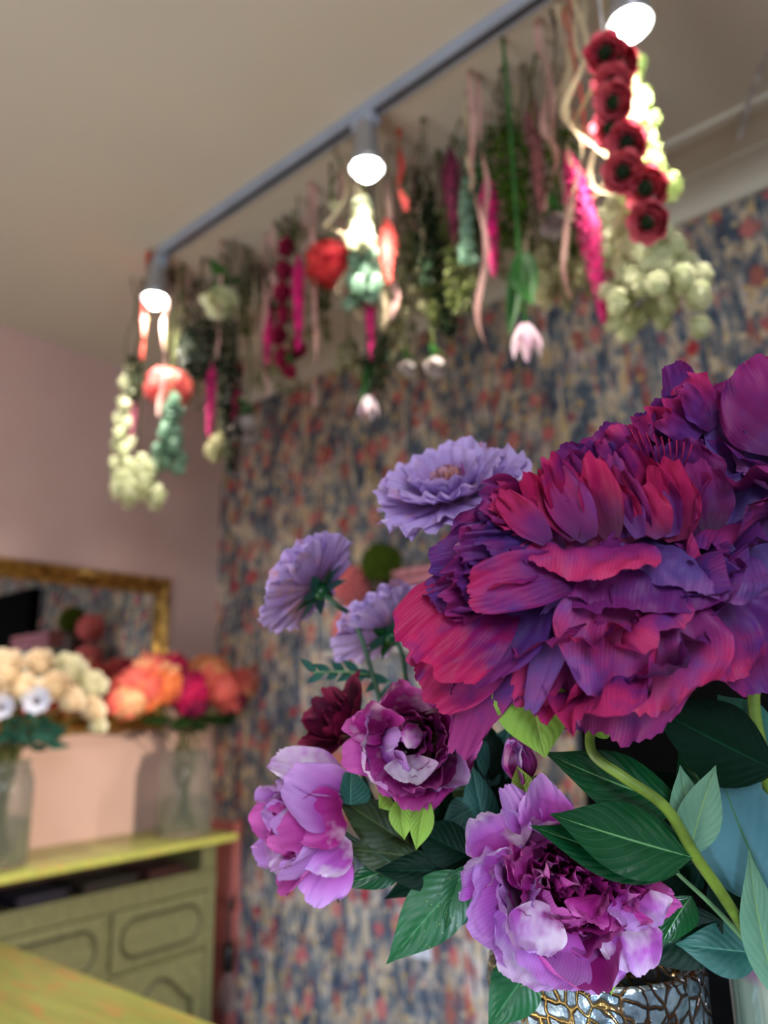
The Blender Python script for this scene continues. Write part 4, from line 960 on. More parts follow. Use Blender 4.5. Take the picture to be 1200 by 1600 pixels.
M['h_white'] = transl('ivory_floret', (246, 246, 220), (214, 222, 178), .5)
M['h_cream'] = transl('cream_floret', (206, 200, 164), (150, 150, 112))
M['h_mint'] = transl('mint_floret', (168, 200, 178), (110, 150, 128), .45)
M['h_moss'] = transl('moss_green_foliage', (84, 118, 34), (28, 50, 12), .25, 40)
M['h_darkgreen'] = transl('dark_green_foliage', (24, 46, 22), (8, 18, 10), .12, 40)
M['h_green'] = transl('fresh_green_leaf', (70, 128, 60), (36, 84, 40), .3, 12)
M['h_olive'] = transl('olive_grass', (112, 122, 70), (70, 76, 44), .3, 40)
M['h_twig'] = mat_plain('grey_brown_twig', (108, 98, 78), .8)
M['h_pinkrib'] = transl('pale_pink_ribbon', (222, 182, 174), (200, 150, 146), .35, 12)
M['h_cream_rib'] = transl('cream_ribbon', (226, 212, 178), (200, 180, 150), .35, 12)
M['h_coralrib'] = transl('coral_ribbon', (236, 110, 96), (214, 80, 84), .4, 12)
M['h_red'] = mat_petal('ranunculus_petal', (110, 10, 44), (176, 28, 72), (240, 128, 146), (206, 36, 70), altamt=(.55, .8), trans=.45)
M['h_coral'] = transl('coral_floret', (240, 84, 84), (206, 50, 70), .4, 40)
M['h_salmon'] = transl('salmon_floret', (224, 124, 112), (196, 84, 96), .4, 40)
M['h_bpink'] = transl('deep_pink_floret', (180, 50, 88), (130, 26, 64), .3, 40)
M['h_tulip'] = transl('pink_white_tulip', (240, 228, 232), (222, 176, 206), .4, 30)
M['h_rosew'] = transl('white_rose', (222, 214, 212), (190, 172, 172), .35, 30)
HANGS = 'flowers hung upside down from the ceiling'
def hang(lab, name, px_, py_, y, top=True, stemmat='h_twig', w_=.0016, grp=HANGS, cat='dried flower', bow=.012, seed=0, strands=1):
    """thing whose lowest point is seen at (px, py) in the plane y, tied to the ceiling above"""
    b = onY(px_, py_, y); rn = random.Random(seed + int(px_ * 7))
    t_ = thing(name, lab, cat, V((b.x, y, CEIL)), grp)
    L = CEIL - b.z
    return t_, b, L, rn
def hstem(t_, b, L, rn, frac, mt='h_twig', w_=.0016, n=1, spread=.01, bow=.02):
    mb = MB()
    for k in range(n):
        x0 = rn.uniform(-spread, spread); y0 = rn.uniform(-spread, spread); bx = rn.uniform(-bow, bow)
        top = V((b.x + x0, b.y + y0, CEIL)); bot = V((b.x + x0 * .3, b.y + y0 * .3, CEIL - L * frac))
        mb.tube(bez([top, top * .66 + bot * .34 + V((bx, bx * .5, 0)), top * .3 + bot * .7 + V((-bx * .6, 0, 0)), bot], 4), w_, 5)
    mb.build('stem' if n == 1 else 'stems', mt, t_)
def plume(lab, px_, py_, y, plen, w_, mt='h_magenta', stemm='h_twig', seed=0, bend=.0):
    w_ = w_ * 1.3; plen = plen * 1.1
    t_, b, L, rn = hang(lab, 'amaranth_plume', px_, py_, y, seed=seed)
    hstem(t_, b, L, rn, (L - plen * .97) / L, stemm, .0022)
    mb = MB(); n = int(110 * plen / .2)
    for k in range(n):
        v = (k + .5) / n; a = k * 2.4; r = w_ * .5 * (sin(pi * min(1, .12 + .88 * (1 - v)) ** .8) ** .7) * (1 if v < .9 else .8)
        r = w_ * .5 * (min(1, v * 5) ** .6) * ((1 - v) ** .55) * 1.15 + .0015
        c = V((b.x + bend * (v - 1) ** 2 * -1, b.y, b.z + plen * (1 - v)))
        d = V((cos(a), sin(a), -.5)) * r
        mb.tube([c, c + d * .6, c + d * rn.uniform(.9, 1.25) + V((0, 0, -.006))], [.0035, .003, .001], 4, False)
    mb.tube([V((b.x + bend * -1, b.y, b.z + plen)), V((b.x, b.y, b.z + plen * .5)), b], [w_ * .12, w_ * .3, .001], 8)
    mb.build('plume', mt, t_); return t_
def bunch(lab, px_, py_, y, blen, w_, mt='h_moss', seed=0, n=420, nm='greenery_bunch', leafl=.014, stems=4):
    w_ = w_ * 1.35; leafl = leafl * 1.2
    t_, b, L, rn = hang(lab, nm, px_, py_, y, seed=seed, cat='dried greenery')
    hstem(t_, b, L, rn, (L - blen * .7) / L, 'h_twig', .0015, stems, .012)
    mb = MB()
    for k in range(n):
        v = rn.random(); r = w_ * .5 * (sin(pi * (.06 + .9 * v ** .8)) ** .6) * sqrt(rn.random()); a = rn.uniform(0, 2 * pi)
        c = V((b.x + r * cos(a), b.y + r * sin(a), b.z + blen * (1 - v)))
        d = V((cos(a) * .6 + rn.uniform(-.4, .4), sin(a) * .6 + rn.uniform(-.4, .4), -rn.uniform(.2, 1.2))).normalized() * leafl * rn.uniform(.6, 1.3)
        s_ = d.cross(V((rn.uniform(-1, 1), rn.uniform(-1, 1), rn.uniform(-1, 1)))).normalized() * leafl * .22
        mb.poly([c, c + d * .5 + s_, c + d, c + d * .5 - s_], [(0, 0), (1, .5), (0, 1), (0, .5)])
    mb.build('foliage', mt, t_)
    return t_
def florets(mb, c, r, n, fs, rn, half=None, sc=(1, 1, 1), jit=.06):
    for d in sphere_dirs(n, rn):
        if half is not None and d.dot(half) < -.35: continue
        d = (d + V((rn.uniform(-.15, .15), rn.uniform(-.15, .15), rn.uniform(-.15, .15)))).normalized()
        p = c + V((d.x * sc[0], d.y * sc[1], d.z * sc[2])) * r * (1 + rn.uniform(-jit, jit)); U, W_, A_ = basis(d); a0 = rn.uniform(0, pi)
        for q in range(4):
            a = a0 + q * pi / 2; e = U * cos(a) + W_ * sin(a); f = U * -sin(a) + W_ * cos(a); k = fs
            mb.poly([p, p + e * k * .55 + f * k * .42 + A_ * k * .12, p + e * k + A_ * k * .05, p + e * k * .55 - f * k * .42 + A_ * k * .12], [(0, 0), (1, .5), (0, 1), (0, .5)])
def sprayf(lab, px_, py_, y, blen, w_, mt, seed=0, n=26, fs=.008, r=.014, stemm='h_olive', nm='white_flower_spray', part='florets', stemmb=True, z0=.0):
    """loose panicle of small round clusters, widening downwards"""
    r = r * 1.12; w_ = w_ * 1.2; fs = fs * 1.15
    t_, b, L, rn = hang(lab, nm, px_, py_, y, seed=seed)
    hstem(t_, b, L, rn, (L - blen) / L, stemm, .002)
    ms = MB(); mf = MB()
    o_ = V((b.x, b.y, b.z + blen))
    for k in range(n):
        v = z0 + (1 - z0) * ((k + .5) / n) ** .8; a = k * 2.4; rr = w_ * .5 * (.25 + .75 * v) * sqrt(rn.random() * .8 + .2)
        c = V((b.x + rr * cos(a), b.y + rr * sin(a), b.z + blen * (1 - v) + rn.uniform(0, .012) + r))
        ms.tube(bez([V((b.x, b.y, min(o_.z, c.z + .05 + rr * .6))), (o_ + c * 2) / 3 * .0 + V(((b.x + c.x) / 2, (b.y + c.y) / 2, c.z + .03)), c], 3), .0008, 4, False)
        mf.ball(c, r * .4, 8, 6, (1, 1, 1.3)); florets(mf, c, r, 26, fs, rn, None, (1, 1, 1.4), .25)
    ms.build('stems', stemm, t_); mf.build(part, mt, t_); return t_
def ribbon(lab, px_, py_, y, w_=.010, mt='h_pinkrib', amp=.012, seed=0, topx=0, waves=2.2):
    w_ = w_ * 1.35
    b = onY(px_, py_, y); rn = random.Random(seed + int(px_)); L = CEIL - b.z; mb = MB(); rows = []; N = 40; ph = rn.uniform(0, 6)
    for j in range(N):
        v = j / (N - 1); x = b.x + topx * (1 - v) + amp * sin(ph + v * waves * 6.28) * v; yy = y + amp * .7 * cos(ph * 2 + v * waves * 5) * v; z = CEIL - L * v
        a = ph + 2.6 * v * waves; d = V((cos(a), sin(a), .15 * sin(v * 9))) * w_ * .5 * (1 if j < N - 3 else .75)
        rows.append([(V((x, yy, z)) - d, (0, v)), (V((x, yy, z)), (.5, v)), (V((x, yy, z)) + d, (1, v))])
    mb.grid(rows, 3, N); return tag(mb.build('ribbon', mt, None, origin=V((b.x, y, CEIL))), lab, 'ribbon', 'ribbons hung among the flowers')
def rose_geo(mb, c, A_, r, layers=5, seed=0, cup=.6, nn=5):
    U, W_, A_ = basis(A_)
    for i in range(layers):
        q = (i + 1) / layers; n = nn + (i > 2)
        for k in range(n):
            az = 2 * pi * (k + .5 * i) / n; R = U * cos(az) + W_ * sin(az); e = radians(86 - 46 * q)
            y_ = R * cos(e) + A_ * sin(e); z_ = -R * sin(e) + A_ * cos(e)
            petal(mb, c + R * r * .12 * q - A_ * r * .5, y_, z_, r * (.9 + .35 * q), r * (.55 + .75 * q), bend=1.1 * (1.15 - q * .45), cup=cup, ruf=.03, rk=4, notch=.01, tip=-.5 * q, seed=seed + i * 9 + k, nu=7, nv=6)
def rosehang(lab, px_, py_, y, r, mt, nm='hanging_rose', A_=(-.1, -.6, -1), seed=0, leafy=True):
    r = r * 1.2
    t_, b, L, rn = hang(lab, nm, px_, py_, y, seed=seed, cat='flower')
    c = b + V((0, 0, r)); hstem(t_, b, L, rn, (L - r * 1.7) / L, 'h_olive', .003)
    mb = MB(); rose_geo(mb, c, V(A_), r, 5, seed); mb.build('bloom', mt, t_)
    if leafy:
        for k in range(4):
            a = k * 1.6; mb = MB(); q = c + V((0, 0, r * .8)); leaf(mb, q, q + V((cos(a) * r * .9, sin(a) * r * .9, -r * .6 + r * (k % 2))), V((0, 0, 1)), r * .6, .5, .2); mb.build('leaf', 'h_green', t_)
    return t_
def tulip(lab, px_, py_, y, r, seed=0, leafw=.045, leaflen=.17):
    t_, b, L, rn = hang(lab, 'hanging_tulip', px_, py_, y, seed=seed, cat='flower')
    h = r * 2.1; hstem(t_, b, L, rn, (L - h) / L, 'h_green', .004)
    c = b + V((0, 0, h))
    for k in range(6):
        a = 2 * pi * k / 6; R = V((cos(a), sin(a), 0)); mb = MB()
        petal(mb, c + R * r * (.2 if k % 2 else .3), V((R.x * .75, R.y * .75, -1)), -R, h * 1.05, r * 1.25, bend=.7, a0=-.1, cup=.6, ruf=.01, notch=.005, seed=k, nu=9, nv=9, g0=.16, g1=.68, crown=.5); mb.build('petal', 'h_tulip', t_)
    for s_ in (1, -1):
        mb = MB(); q = c + V((0, 0, leaflen * .95)); leaf(mb, q, c + V((s_ * leafw * .45, -.012, -.0 + .02 * s_)), V((0, -1, .1)), leafw * (1 if s_ > 0 else .7), .3, .25, tipw=1); mb.build('leaf', 'h_green', t_)
    return t_
def twigs(lab, px_, py_, y, n=5, spread=.03, mt='h_twig', seed=0, w_=.0014):
    b = onY(px_, py_, y); rn = random.Random(seed + int(px_)); L = CEIL - b.z; mb = MB()
    for k in range(n):
        x0 = rn.uniform(-1, 1) * spread * .3; x1 = rn.uniform(-1, 1) * spread; y1 = rn.uniform(-1, 1) * spread; l_ = L * rn.uniform(.7, 1)
        q = bez([V((b.x + x0, y, CEIL)), V((b.x + x0 + (x1 - x0) * .4 + .006, y + y1 * .3, CEIL - l_ * .4)), V((b.x + x1 * .8, y + y1 * .8, CEIL - l_ * .75)), V((b.x + x1, y + y1, CEIL - l_))], 5)
        mb.tube(q, [w_ * (1.2 - .8 * i / len(q)) for i in range(len(q))], 5)
        for j in range(5, len(q), 2):
            d = V((rn.uniform(-1, 1), rn.uniform(-1, 1), -1.1)).normalized() * .018; mb.tube([q[j], q[j] + d], [w_ * .7, w_ * .3], 4)
    return tag(mb.build('dried_twigs', mt, None, origin=V((b.x, y, CEIL))), lab, 'dried twigs', HANGS)

# ---- ranunculus garland in front of the third lamp
yg = ty - .06
g = [(948, 85), (978, 96), (957, 135), (967, 158), (962, 198), (984, 222), (976, 268), (1017, 290), (1021, 343)]
gp = [onY(x, y, yg + .012 * ((k * 5) % 3 - 1)) for k, (x, y) in enumerate(g)]
gt = thing('ranunculus_garland', 'hanging garland of dark red ranunculus heads below the right lamp', 'garland', V((gp[0].x, yg, CEIL)))
MB().tube(bez([V((gp[0].x, yg, CEIL))] + gp, 5), .0016, 6).build('string', 'white_cord', gt)
for k, p in enumerate(gp):
    mb = MB(); r = .046 if k not in (7,) else .05
    A_ = V((random.Random(k).uniform(-.35, .3), -1, -.75)); rose_geo(mb, p, A_, r * .92, 6, k * 30, .75, 6)
    h_ = mb.build('ranunculus_head', 'h_red', gt)
    MB().ball(p + A_.normalized() * r * .42, r * .25, 10, 8).build('flower_eye', 'h_darkgreen', h_)

# ---- named hangings, right to left
sprayf('broad ivory flower spray lit bright, hanging lowest beneath the red garland', 1030, 508, ty + .10, .16, .17, 'h_white', 1, 48, .010, .010)
M['h_mint_lit'] = transl('lamplit_mint_floret', (226, 238, 170), (170, 204, 120), .5)  # mint florets with the lamp's glow put into a paler, yellower colour
sprayf('flower spray directly behind the garland, tinted yellow green as if lamp lit', 1015, 340, ty + .06, .28, .07, 'h_mint_lit', 2, 24, .008, .013)
sprayf('ivory flower spray left of the garland, above the hot pink plume tip', 975, 425, ty + .16, .13, .11, 'h_white', 3, 20, .008, .014)
sprayf('cream dried flower spray between the tulip and the hot pink plume', 885, 472, ty + .2, .12, .16, 'h_cream', 4, 30, .007, .013)
plume('long hot pink plume tapering to a point right of the tulip', 943, 502, ty + .05, .31, .034, 'h_hot', 'h_coralrib', 5, .03)
plume('magenta plume hanging before the moss green bunch', 772, 427, ty + .10, .20, .028, 'h_magenta', seed=6)
plume('wine red plume above the olive grasses', 712, 380, ty + .18, .22, .036, 'h_wine', seed=7)
plume('dusty rose plume right of the moss green bunch', 846, 330, ty + .14, .24, .032, 'h_rose', seed=8)
plume('coral plume lit beside the middle lamp', 608, 440, ty + .10, .14, .03, 'h_coralrib', seed=9)
plume('slender pink plume below the middle lamp', 580, 560, ty + .12, .20, .022, 'h_hot', seed=10)
plume('magenta plume hanging down the middle of the wine red blossom string', 466, 545, ty + .10, .23, .026, 'h_magenta', seed=11)
plume('magenta plume just left of the wine red blossom string', 417, 568, ty + .18, .16, .02, 'h_magenta', seed=12)
plume('magenta plume under the dark green bunch near the corner', 327, 680, ty + .12, .19, .022, 'h_magenta', seed=13)
plume('short magenta plume above the pale rose near the corner', 367, 672, ty + .20, .13, .022, 'h_magenta', seed=14)
plume('thin wine plume over the ivory cluster by the pink wall', 203, 695, ty + .05, .13, .018, 'h_wine', seed=15)
bunch('moss green bunch left of the tulip', 795, 378, ty + .14, .27, .075, 'h_moss', 20, 900)
bunch('dark moss green bunch left of the hot pink plume', 892, 395, ty + .16, .28, .05, 'h_moss', 21, 600)
bunch('blackish green bunch above the magenta plume near the corner', 312, 588, ty + .10, .15, .085, 'h_darkgreen', 22, 900)
bunch('dark green trailing strand near the room corner', 362, 730, ty + .12, .30, .03, 'h_darkgreen', 23, 420)
bunch('dark green drop of foliage above the pink tulip', 590, 602, ty + .14, .13, .04, 'h_darkgreen', 24, 360)
bunch('olive grasses under the wine red plume', 722, 480, ty + .2, .26, .05, 'h_olive', 25, 420, leafl=.02)
bunch('olive grasses hanging in the middle of the row', 685, 500, ty + .24, .3, .045, 'h_olive', 26, 420, leafl=.02)
bunch('grey green foliage strand beside the turquoise spray', 745, 330, ty + .2, .2, .04, 'h_mint', 27, 320)
bunch('green foliage strand between ribbons left of the middle lamp', 400, 470, ty + .22, .26, .03, 'h_darkgreen', 28, 300)
bunch('dark foliage behind the lit corner lamp', 256, 455, ty + .06, .12, .045, 'h_darkgreen', 29, 260)
bunch('thin dark green strand above the ivory cluster by the pink wall', 208, 620, ty + .04, .13, .03, 'h_darkgreen', 30, 220)
bunch('small green leafy bunch above the wine red blossom string', 450, 372, ty + .16, .09, .045, 'h_moss', 31, 260)
bunch('green foliage strand right of the middle lamp', 650, 420, ty + .26, .2, .05, 'h_olive', 32, 320)
sprayf('pale grey green spray lit by the middle lamp', 570, 480, ty + .08, .24, .06, 'h_mint', 40, 26, .008, .012)
sprayf('bright ivory spray right under the middle lamp', 566, 400, ty + .05, .12, .05, 'h_white', 41, 16, .008, .012)
sprayf('fine cream baby breath behind the coral plume', 650, 530, ty + .26, .26, .16, 'h_cream', 42, 46, .006, .009)
sprayf('sparse white baby breath left of the cornice end of the plumes', 760, 440, ty + .30, .18, .10, 'h_cream', 43, 26, .006, .009)
sprayf('ivory cluster hanging lowest of all, before the pink wall', 212, 792, ty - .02, .10, .12, 'h_white', 44, 20, .008, .014)
sprayf('ivory and green cluster beside the lowest one, before the pink wall', 187, 752, ty + .03, .34, .045, 'h_white', 45, 18, .007, .011)
sprayf('pale green cluster under the corner lamp, before the pink wall', 262, 750, ty + .06, .22, .07, 'h_mint', 46, 22, .008, .012)
sprayf('small cream cluster near the wallpaper edge', 340, 722, ty + .2, .05, .06, 'h_cream', 47, 12, .007, .012)
sprayf('sparse cream sprigs behind the black green bunch', 300, 640, ty + .3, .3, .08, 'h_cream', 48, 20, .005, .007)
sprayf('sparse cream sprigs left of the coral hydrangea', 500, 540, ty + .3, .28, .08, 'h_cream', 49, 22, .006, .008)
tulip('large pink and white tulip with a broad green leaf', 824, 556, ty + .04, .028, 1, .055, .15)
tulip('small pink and white tulip below the dark green drop of foliage', 577, 652, ty + .14, .024, 2, .03, .09)
rosehang('white rose above the cream dried spray', 872, 372, ty + .12, .03, 'h_rosew', seed=1)
rosehang('pale pink white rose nearest the room corner', 385, 692, ty + .16, .044, 'h_rosew', seed=2)
rosehang('white lime centred bloom near the corner lamp', 352, 505, ty + .1, .062, 'h_white', nm='hanging_bloom', seed=3)
rosehang('white bud hanging under the cream sprigs, low in the middle', 640, 588, ty + .2, .022, 'h_rosew', seed=4)
rosehang('white blossom low in the middle, right of the bud', 684, 590, ty + .24, .028, 'h_rosew', seed=5)
rosehang('small white blossom lit at the left of the middle lamp', 525, 330, ty + .05, .016, 'h_white', nm='hanging_bloom', seed=6, leafy=False)
rosehang('deep pink bud ending the wine red string', 455, 592, ty + .12, .022, 'h_bpink', nm='hanging_bud', seed=7)
rosehang('deep pink bloom between the two magenta corner plumes', 372, 590, ty + .2, .026, 'h_bpink', nm='hanging_bloom', seed=8)
def hyd(lab, px_, py_, y, r, mt, seed, sc=(1, 1, .8)):
    r = r * 1.25
    t_, b, L, rn = hang(lab, 'hanging_hydrangea', px_, py_, y, seed=seed, cat='flower')
    c = b + V((0, 0, r * .8)); hstem(t_, b, L, rn, (L - r * 1.5) / L, 'h_olive', .003)
    mb = MB(); mb.ball(c, r * .8, 14, 10, sc); florets(mb, c, r, 110, r * .26, rn, None, sc, .1); mb.build('flower_head', mt, t_); return t_
hyd('bright coral hydrangea left of the middle lamp', 518, 440, ty + .07, .046, 'h_coral', 1)
hyd('salmon pink hydrangea under the corner lamp', 262, 632, ty + .12, .052, 'h_salmon', 2)
# wine red blossom string
sp = [(453, 388), (450, 422), (447, 458), (452, 492), (440, 525), (470, 545), (448, 560)]
wp = [onY(x, y, ty + .14 + .01 * (k % 2)) for k, (x, y) in enumerate(sp)]
wt = thing('blossom_string', 'string of wine red blossoms left of the coral hydrangea', 'garland', V((wp[0].x, ty + .14, CEIL)))
MB().tube(bez([V((wp[0].x, ty + .14, CEIL))] + wp, 4), .0015, 5).build('string', 'h_twig', wt)
for k, p in enumerate(wp):
    mb = MB(); rose_geo(mb, p, V((.2 * (-1) ** k, -1, -.4)), .036, 4, k * 11, .6); mb.build('blossom', 'h_bpink', wt)
# ribbons
for k, (x, y, yy, w_, mt, amp, lab) in enumerate([
 (762, 562, .06, .009, 'h_pinkrib', .016, 'pale ribbon curling free below the magenta plume'),
 (493, 632, .10, .010, 'h_pinkrib', .012, 'pale pink ribbon hanging furthest down between coral hydrangea and tulip'),
 (908, 330, .03, .012, 'h_cream_rib', .024, 'cream ribbon looping left of the garland top'),
 (985, 322, .02, .012, 'h_cream_rib', .026, 'cream ribbon looping behind the garland'),
 (868, 318, .05, .011, 'h_pinkrib', .022, 'twisted pale pink ribbon above the white rose'),
 (830, 395, .16, .010, 'h_cream_rib', .016, 'cream ribbon beside the dusty rose plume'),
 (765, 400, .08, .008, 'h_pinkrib', .008, 'thin pale ribbon along the magenta plume'),
 (808, 300, .20, .008, 'h_cream_rib', .014, 'cream ribbon crossing the moss green bunch'),
 (628, 330, .09, .012, 'h_coralrib', .008, 'coral ribbon lit right of the middle lamp'),
 (612, 500, .12, .012, 'h_pinkrib', .012, 'pale pink ribbon beneath the coral plume'),
 (600, 545, .16, .009, 'h_cream_rib', .014, 'cream ribbon reaching down beside the small tulip'),
 (548, 505, .08, .011, 'h_cream_rib', .028, 'cream ribbon with wide loops under the coral hydrangea'),
 (535, 470, .10, .009, 'h_pinkrib', .02, 'pink ribbon loop under the coral hydrangea'),
 (486, 480, .08, .010, 'h_pinkrib', .008, 'pale pink ribbon just left of the coral hydrangea'),
 (478, 395, .12, .009, 'h_pinkrib', .01, 'pale pink ribbon at the top left of the coral hydrangea'),
 (424, 470, .12, .010, 'h_pinkrib', .008, 'pale ribbon left of the wine red blossom string'),
 (410, 620, .14, .008, 'h_pinkrib', .012, 'pale ribbon ending above the cornice end'),
 (395, 560, .20, .008, 'h_cream_rib', .012, 'cream ribbon left of the short magenta plume'),
 (340, 560, .08, .008, 'h_pinkrib', .008, 'pale ribbon beside the black green bunch'),
 (222, 560, -.02, .012, 'h_coralrib', .004, 'coral ribbon straight under the corner lamp'),
 (250, 650, .03, .008, 'h_pinkrib', .012, 'pale ribbon over the salmon hydrangea'),
 (290, 480, .10, .008, 'h_pinkrib', .008, 'pale pink ribbon right of the corner lamp'),
 (660, 420, .16, .007, 'h_cream_rib', .01, 'cream ribbon among the olive grasses'),
 (735, 300, .10, .007, 'h_cream_rib', .006, 'cream ribbon left of the magenta plume'),
 (900, 190, .06, .006, 'h_coralrib', .004, 'coral ribbon from the ceiling to the hot pink plume'),
 (893, 470, .10, .008, 'h_pinkrib', .012, 'pale ribbon crossing the cream dried spray')]):
    ribbon(lab, x, y, ty + yy, w_, mt, amp, k)
for k, (x, y, yy, n, mt, lab) in enumerate([
 (880, 200, .05, 4, 'h_twig', 'dried twigs left of the garland top'), (826, 250, .12, 5, 'h_twig', 'dried twigs above the dusty rose plume'),
 (740, 260, .14, 5, 'h_twig', 'dried twigs above the turquoise spray'), (690, 380, .2, 6, 'h_olive', 'olive grass stalks left of the wine red plume'),
 (665, 320, .1, 4, 'h_twig', 'dried twigs right of the coral ribbon'), (636, 300, .2, 5, 'h_olive', 'olive grass stalks right of the middle lamp'),
 (440, 400, .12, 5, 'h_twig', 'dried twigs above the leafy bunch'), (380, 480, .14, 6, 'h_twig', 'dried twigs left of the green strand'),
 (345, 460, .12, 5, 'h_twig', 'dried twigs above the lime centred bloom'), (312, 500, .1, 6, 'h_twig', 'dried twigs above the black green bunch'),
 (280, 560, .08, 5, 'h_olive', 'olive stalks right of the corner lamp'), (500, 380, .16, 4, 'h_twig', 'dried twigs behind the coral hydrangea'),
 (790, 230, .1, 4, 'h_twig', 'dried twigs over the moss green bunch'), (600, 400, .22, 5, 'h_olive', 'olive stalks behind the coral plume'),
 (548, 400, .03, 3, 'h_cream_rib', 'golden straw stalks lit below the middle lamp'), (345, 620, .24, 5, 'h_olive', 'olive stalks behind the corner plumes')]):
    twigs(lab, x, y, ty + yy, n, .035, mt, k)

for k in range(26):
    x = 285 + k * 24 + (k * 37 % 11); y = 640 - k * 13 - (k * 53 % 90) - (60 if k % 3 else 0)
    mt = ('h_pinkrib', 'h_cream_rib', 'h_pinkrib')[k % 3]
    side = ('near the room corner', 'left of the middle lamp', 'right of the middle lamp', 'left of the garland')[min(3, k // 7)]
    ribbon('thin %s ribbon strand %s, one of many alike' % (('pale pink', 'cream')[k % 3 == 1], side), x, y, ty + .18 + .03 * (k % 5), .006, mt, .010, 100 + k)

for k, (x, y, dy_, ln, w_, mt, lab) in enumerate([
 (300, 560, .16, .30, .05, 'h_darkgreen', 'dark green strand just right of the corner lamp'), (330, 600, .2, .22, .05, 'h_darkgreen', 'dark green strand behind the corner magenta plume'),
 (352, 660, .1, .30, .024, 'h_darkgreen', 'narrow dark green strand between the corner plumes'), (384, 520, .24, .3, .04, 'h_olive', 'olive strand above the short magenta plume'),
 (432, 520, .26, .34, .04, 'h_darkgreen', 'dark green strand behind the wine red blossom string'), (500, 480, .26, .22, .05, 'h_olive', 'olive strand left of the coral hydrangea'),
 (560, 470, .24, .2, .05, 'h_olive', 'olive strand behind the mint spray'), (610, 470, .24, .24, .05, 'h_olive', 'olive strand behind the coral plume'),
 (668, 440, .16, .3, .03, 'h_darkgreen', 'dark strand left of the olive grasses'), (702, 520, .22, .24, .03, 'h_darkgreen', 'dark strand between the two olive grasses'),
 (758, 360, .26, .26, .04, 'h_olive', 'olive strand behind the magenta plume left of the moss bunch'), (850, 420, .26, .2, .05, 'h_olive', 'olive strand behind the broad leaved tulip'),
 (806, 330, .1, .22, .04, 'h_moss', 'moss green strand overlapping the moss green bunch')]):
    bunch(lab, x, y, ty + dy_, ln, w_, mt, 200 + k, int(1500 * ln), leafl=.016)
for k, (x, y, dy_, lab) in enumerate([(935, 345, .02, 'golden raffia strand with wide loops left of the garland'), (955, 330, .05, 'golden raffia strand looping close beside the garland'), (915, 300, .06, 'golden raffia strand left of the looping ones'),
 (930, 250, .03, 'short golden raffia strand at the garland top'), (528, 400, .03, 'golden raffia strand lit left of the middle lamp')]):
    ribbon(lab, x, y, ty + dy_, .007, 'h_cream_rib', .05, 300 + k, waves=1.6)
for k, (x, y, dy_, ln, w_, lab) in enumerate([(735, 420, .16, .2, .03, 'thin grey green spray beside the wine red plume'), (545, 590, .24, .08, .08, 'cream sprig cluster above the small tulip'), (430, 610, .28, .10, .12, 'cream sprig cluster over the cornice end'), (610, 590, .26, .14, .12, 'cream sprig cluster right of the small tulip')]):
    sprayf(lab, x, y, ty + dy_, ln, w_, 'h_mint' if k == 0 else 'h_cream', 70 + k, 22, .006, .008)
# ================================================================== vases and flowers on the sideboard
def gvase(x, y, r, h, lab):
    c = V((x, y, ST + .0003))
    t_ = thing('glass_vase', lab, 'vase', c)
    MB().lathe([(0, 0), (r * .95, 0), (r, .006), (r, h * .5), (r, h * .78), (r * .90, h * .88), (r * .80, h * .94), (r * .84, h), (r * .80, h), (r * .75, h * .94), (r * .86, h * .87), (r * .95, h * .77), (r * .95, .012), (0, .012)], c, 40).build('glass_body', 'glass', t_)
    MB().lathe([(0, .0125), (r * .945, .0125), (r * .945, h * .42), (0, h * .42)], c, 32).build('water', 'water', t_)
    return c
M['water'] = mat_glass('vase_water', (226, 238, 234))
vb = onZ(285, 1300, ST); vx, vy = -2.15, onX(287, 1290, -2.15).y
a1 = onX(287, 1172, vx)
gv = gvase(vx, vy, .088, a1.z - ST, 'clear glass vase with the orange and pink hydrangeas on the sideboard')
M['s_orange'] = transl('orange_floret', (252, 160, 100), (246, 126, 86), .3, 40); M['s_peach'] = transl('peach_floret', (254, 218, 176), (250, 184, 142), .3, 40)
M['s_coral'] = transl('coral_pink_floret', (250, 142, 126), (240, 108, 112), .3, 40); M['s_fuch'] = transl('fuchsia_floret', (226, 46, 110), (180, 24, 92), .3, 40)
M['s_plum'] = transl('plum_floret', (150, 36, 80), (96, 20, 66), .3, 40); M['s_apric'] = transl('apricot_floret', (250, 190, 138), (240, 150, 112), .3, 40)
M['s_cream'] = transl('cream_rose_petal', (254, 244, 224), (246, 226, 200), .3, 30); M['s_ivory'] = transl('ivory_green_petal', (252, 250, 232), (238, 236, 208), .3, 30)
M['s_blue'] = transl('pale_blue_petal', (222, 226, 242), (190, 196, 228), .3, 30); M['s_eye'] = mat_plain('anemone_eye', (60, 50, 60), .7)
M['s_leaf'] = transl('dark_blue_green_leaf', (44, 92, 80), (20, 54, 48), .15, 30); M['s_leaf2'] = transl('bottle_green_leaf', (40, 66, 30), (18, 36, 18), .15, 30)
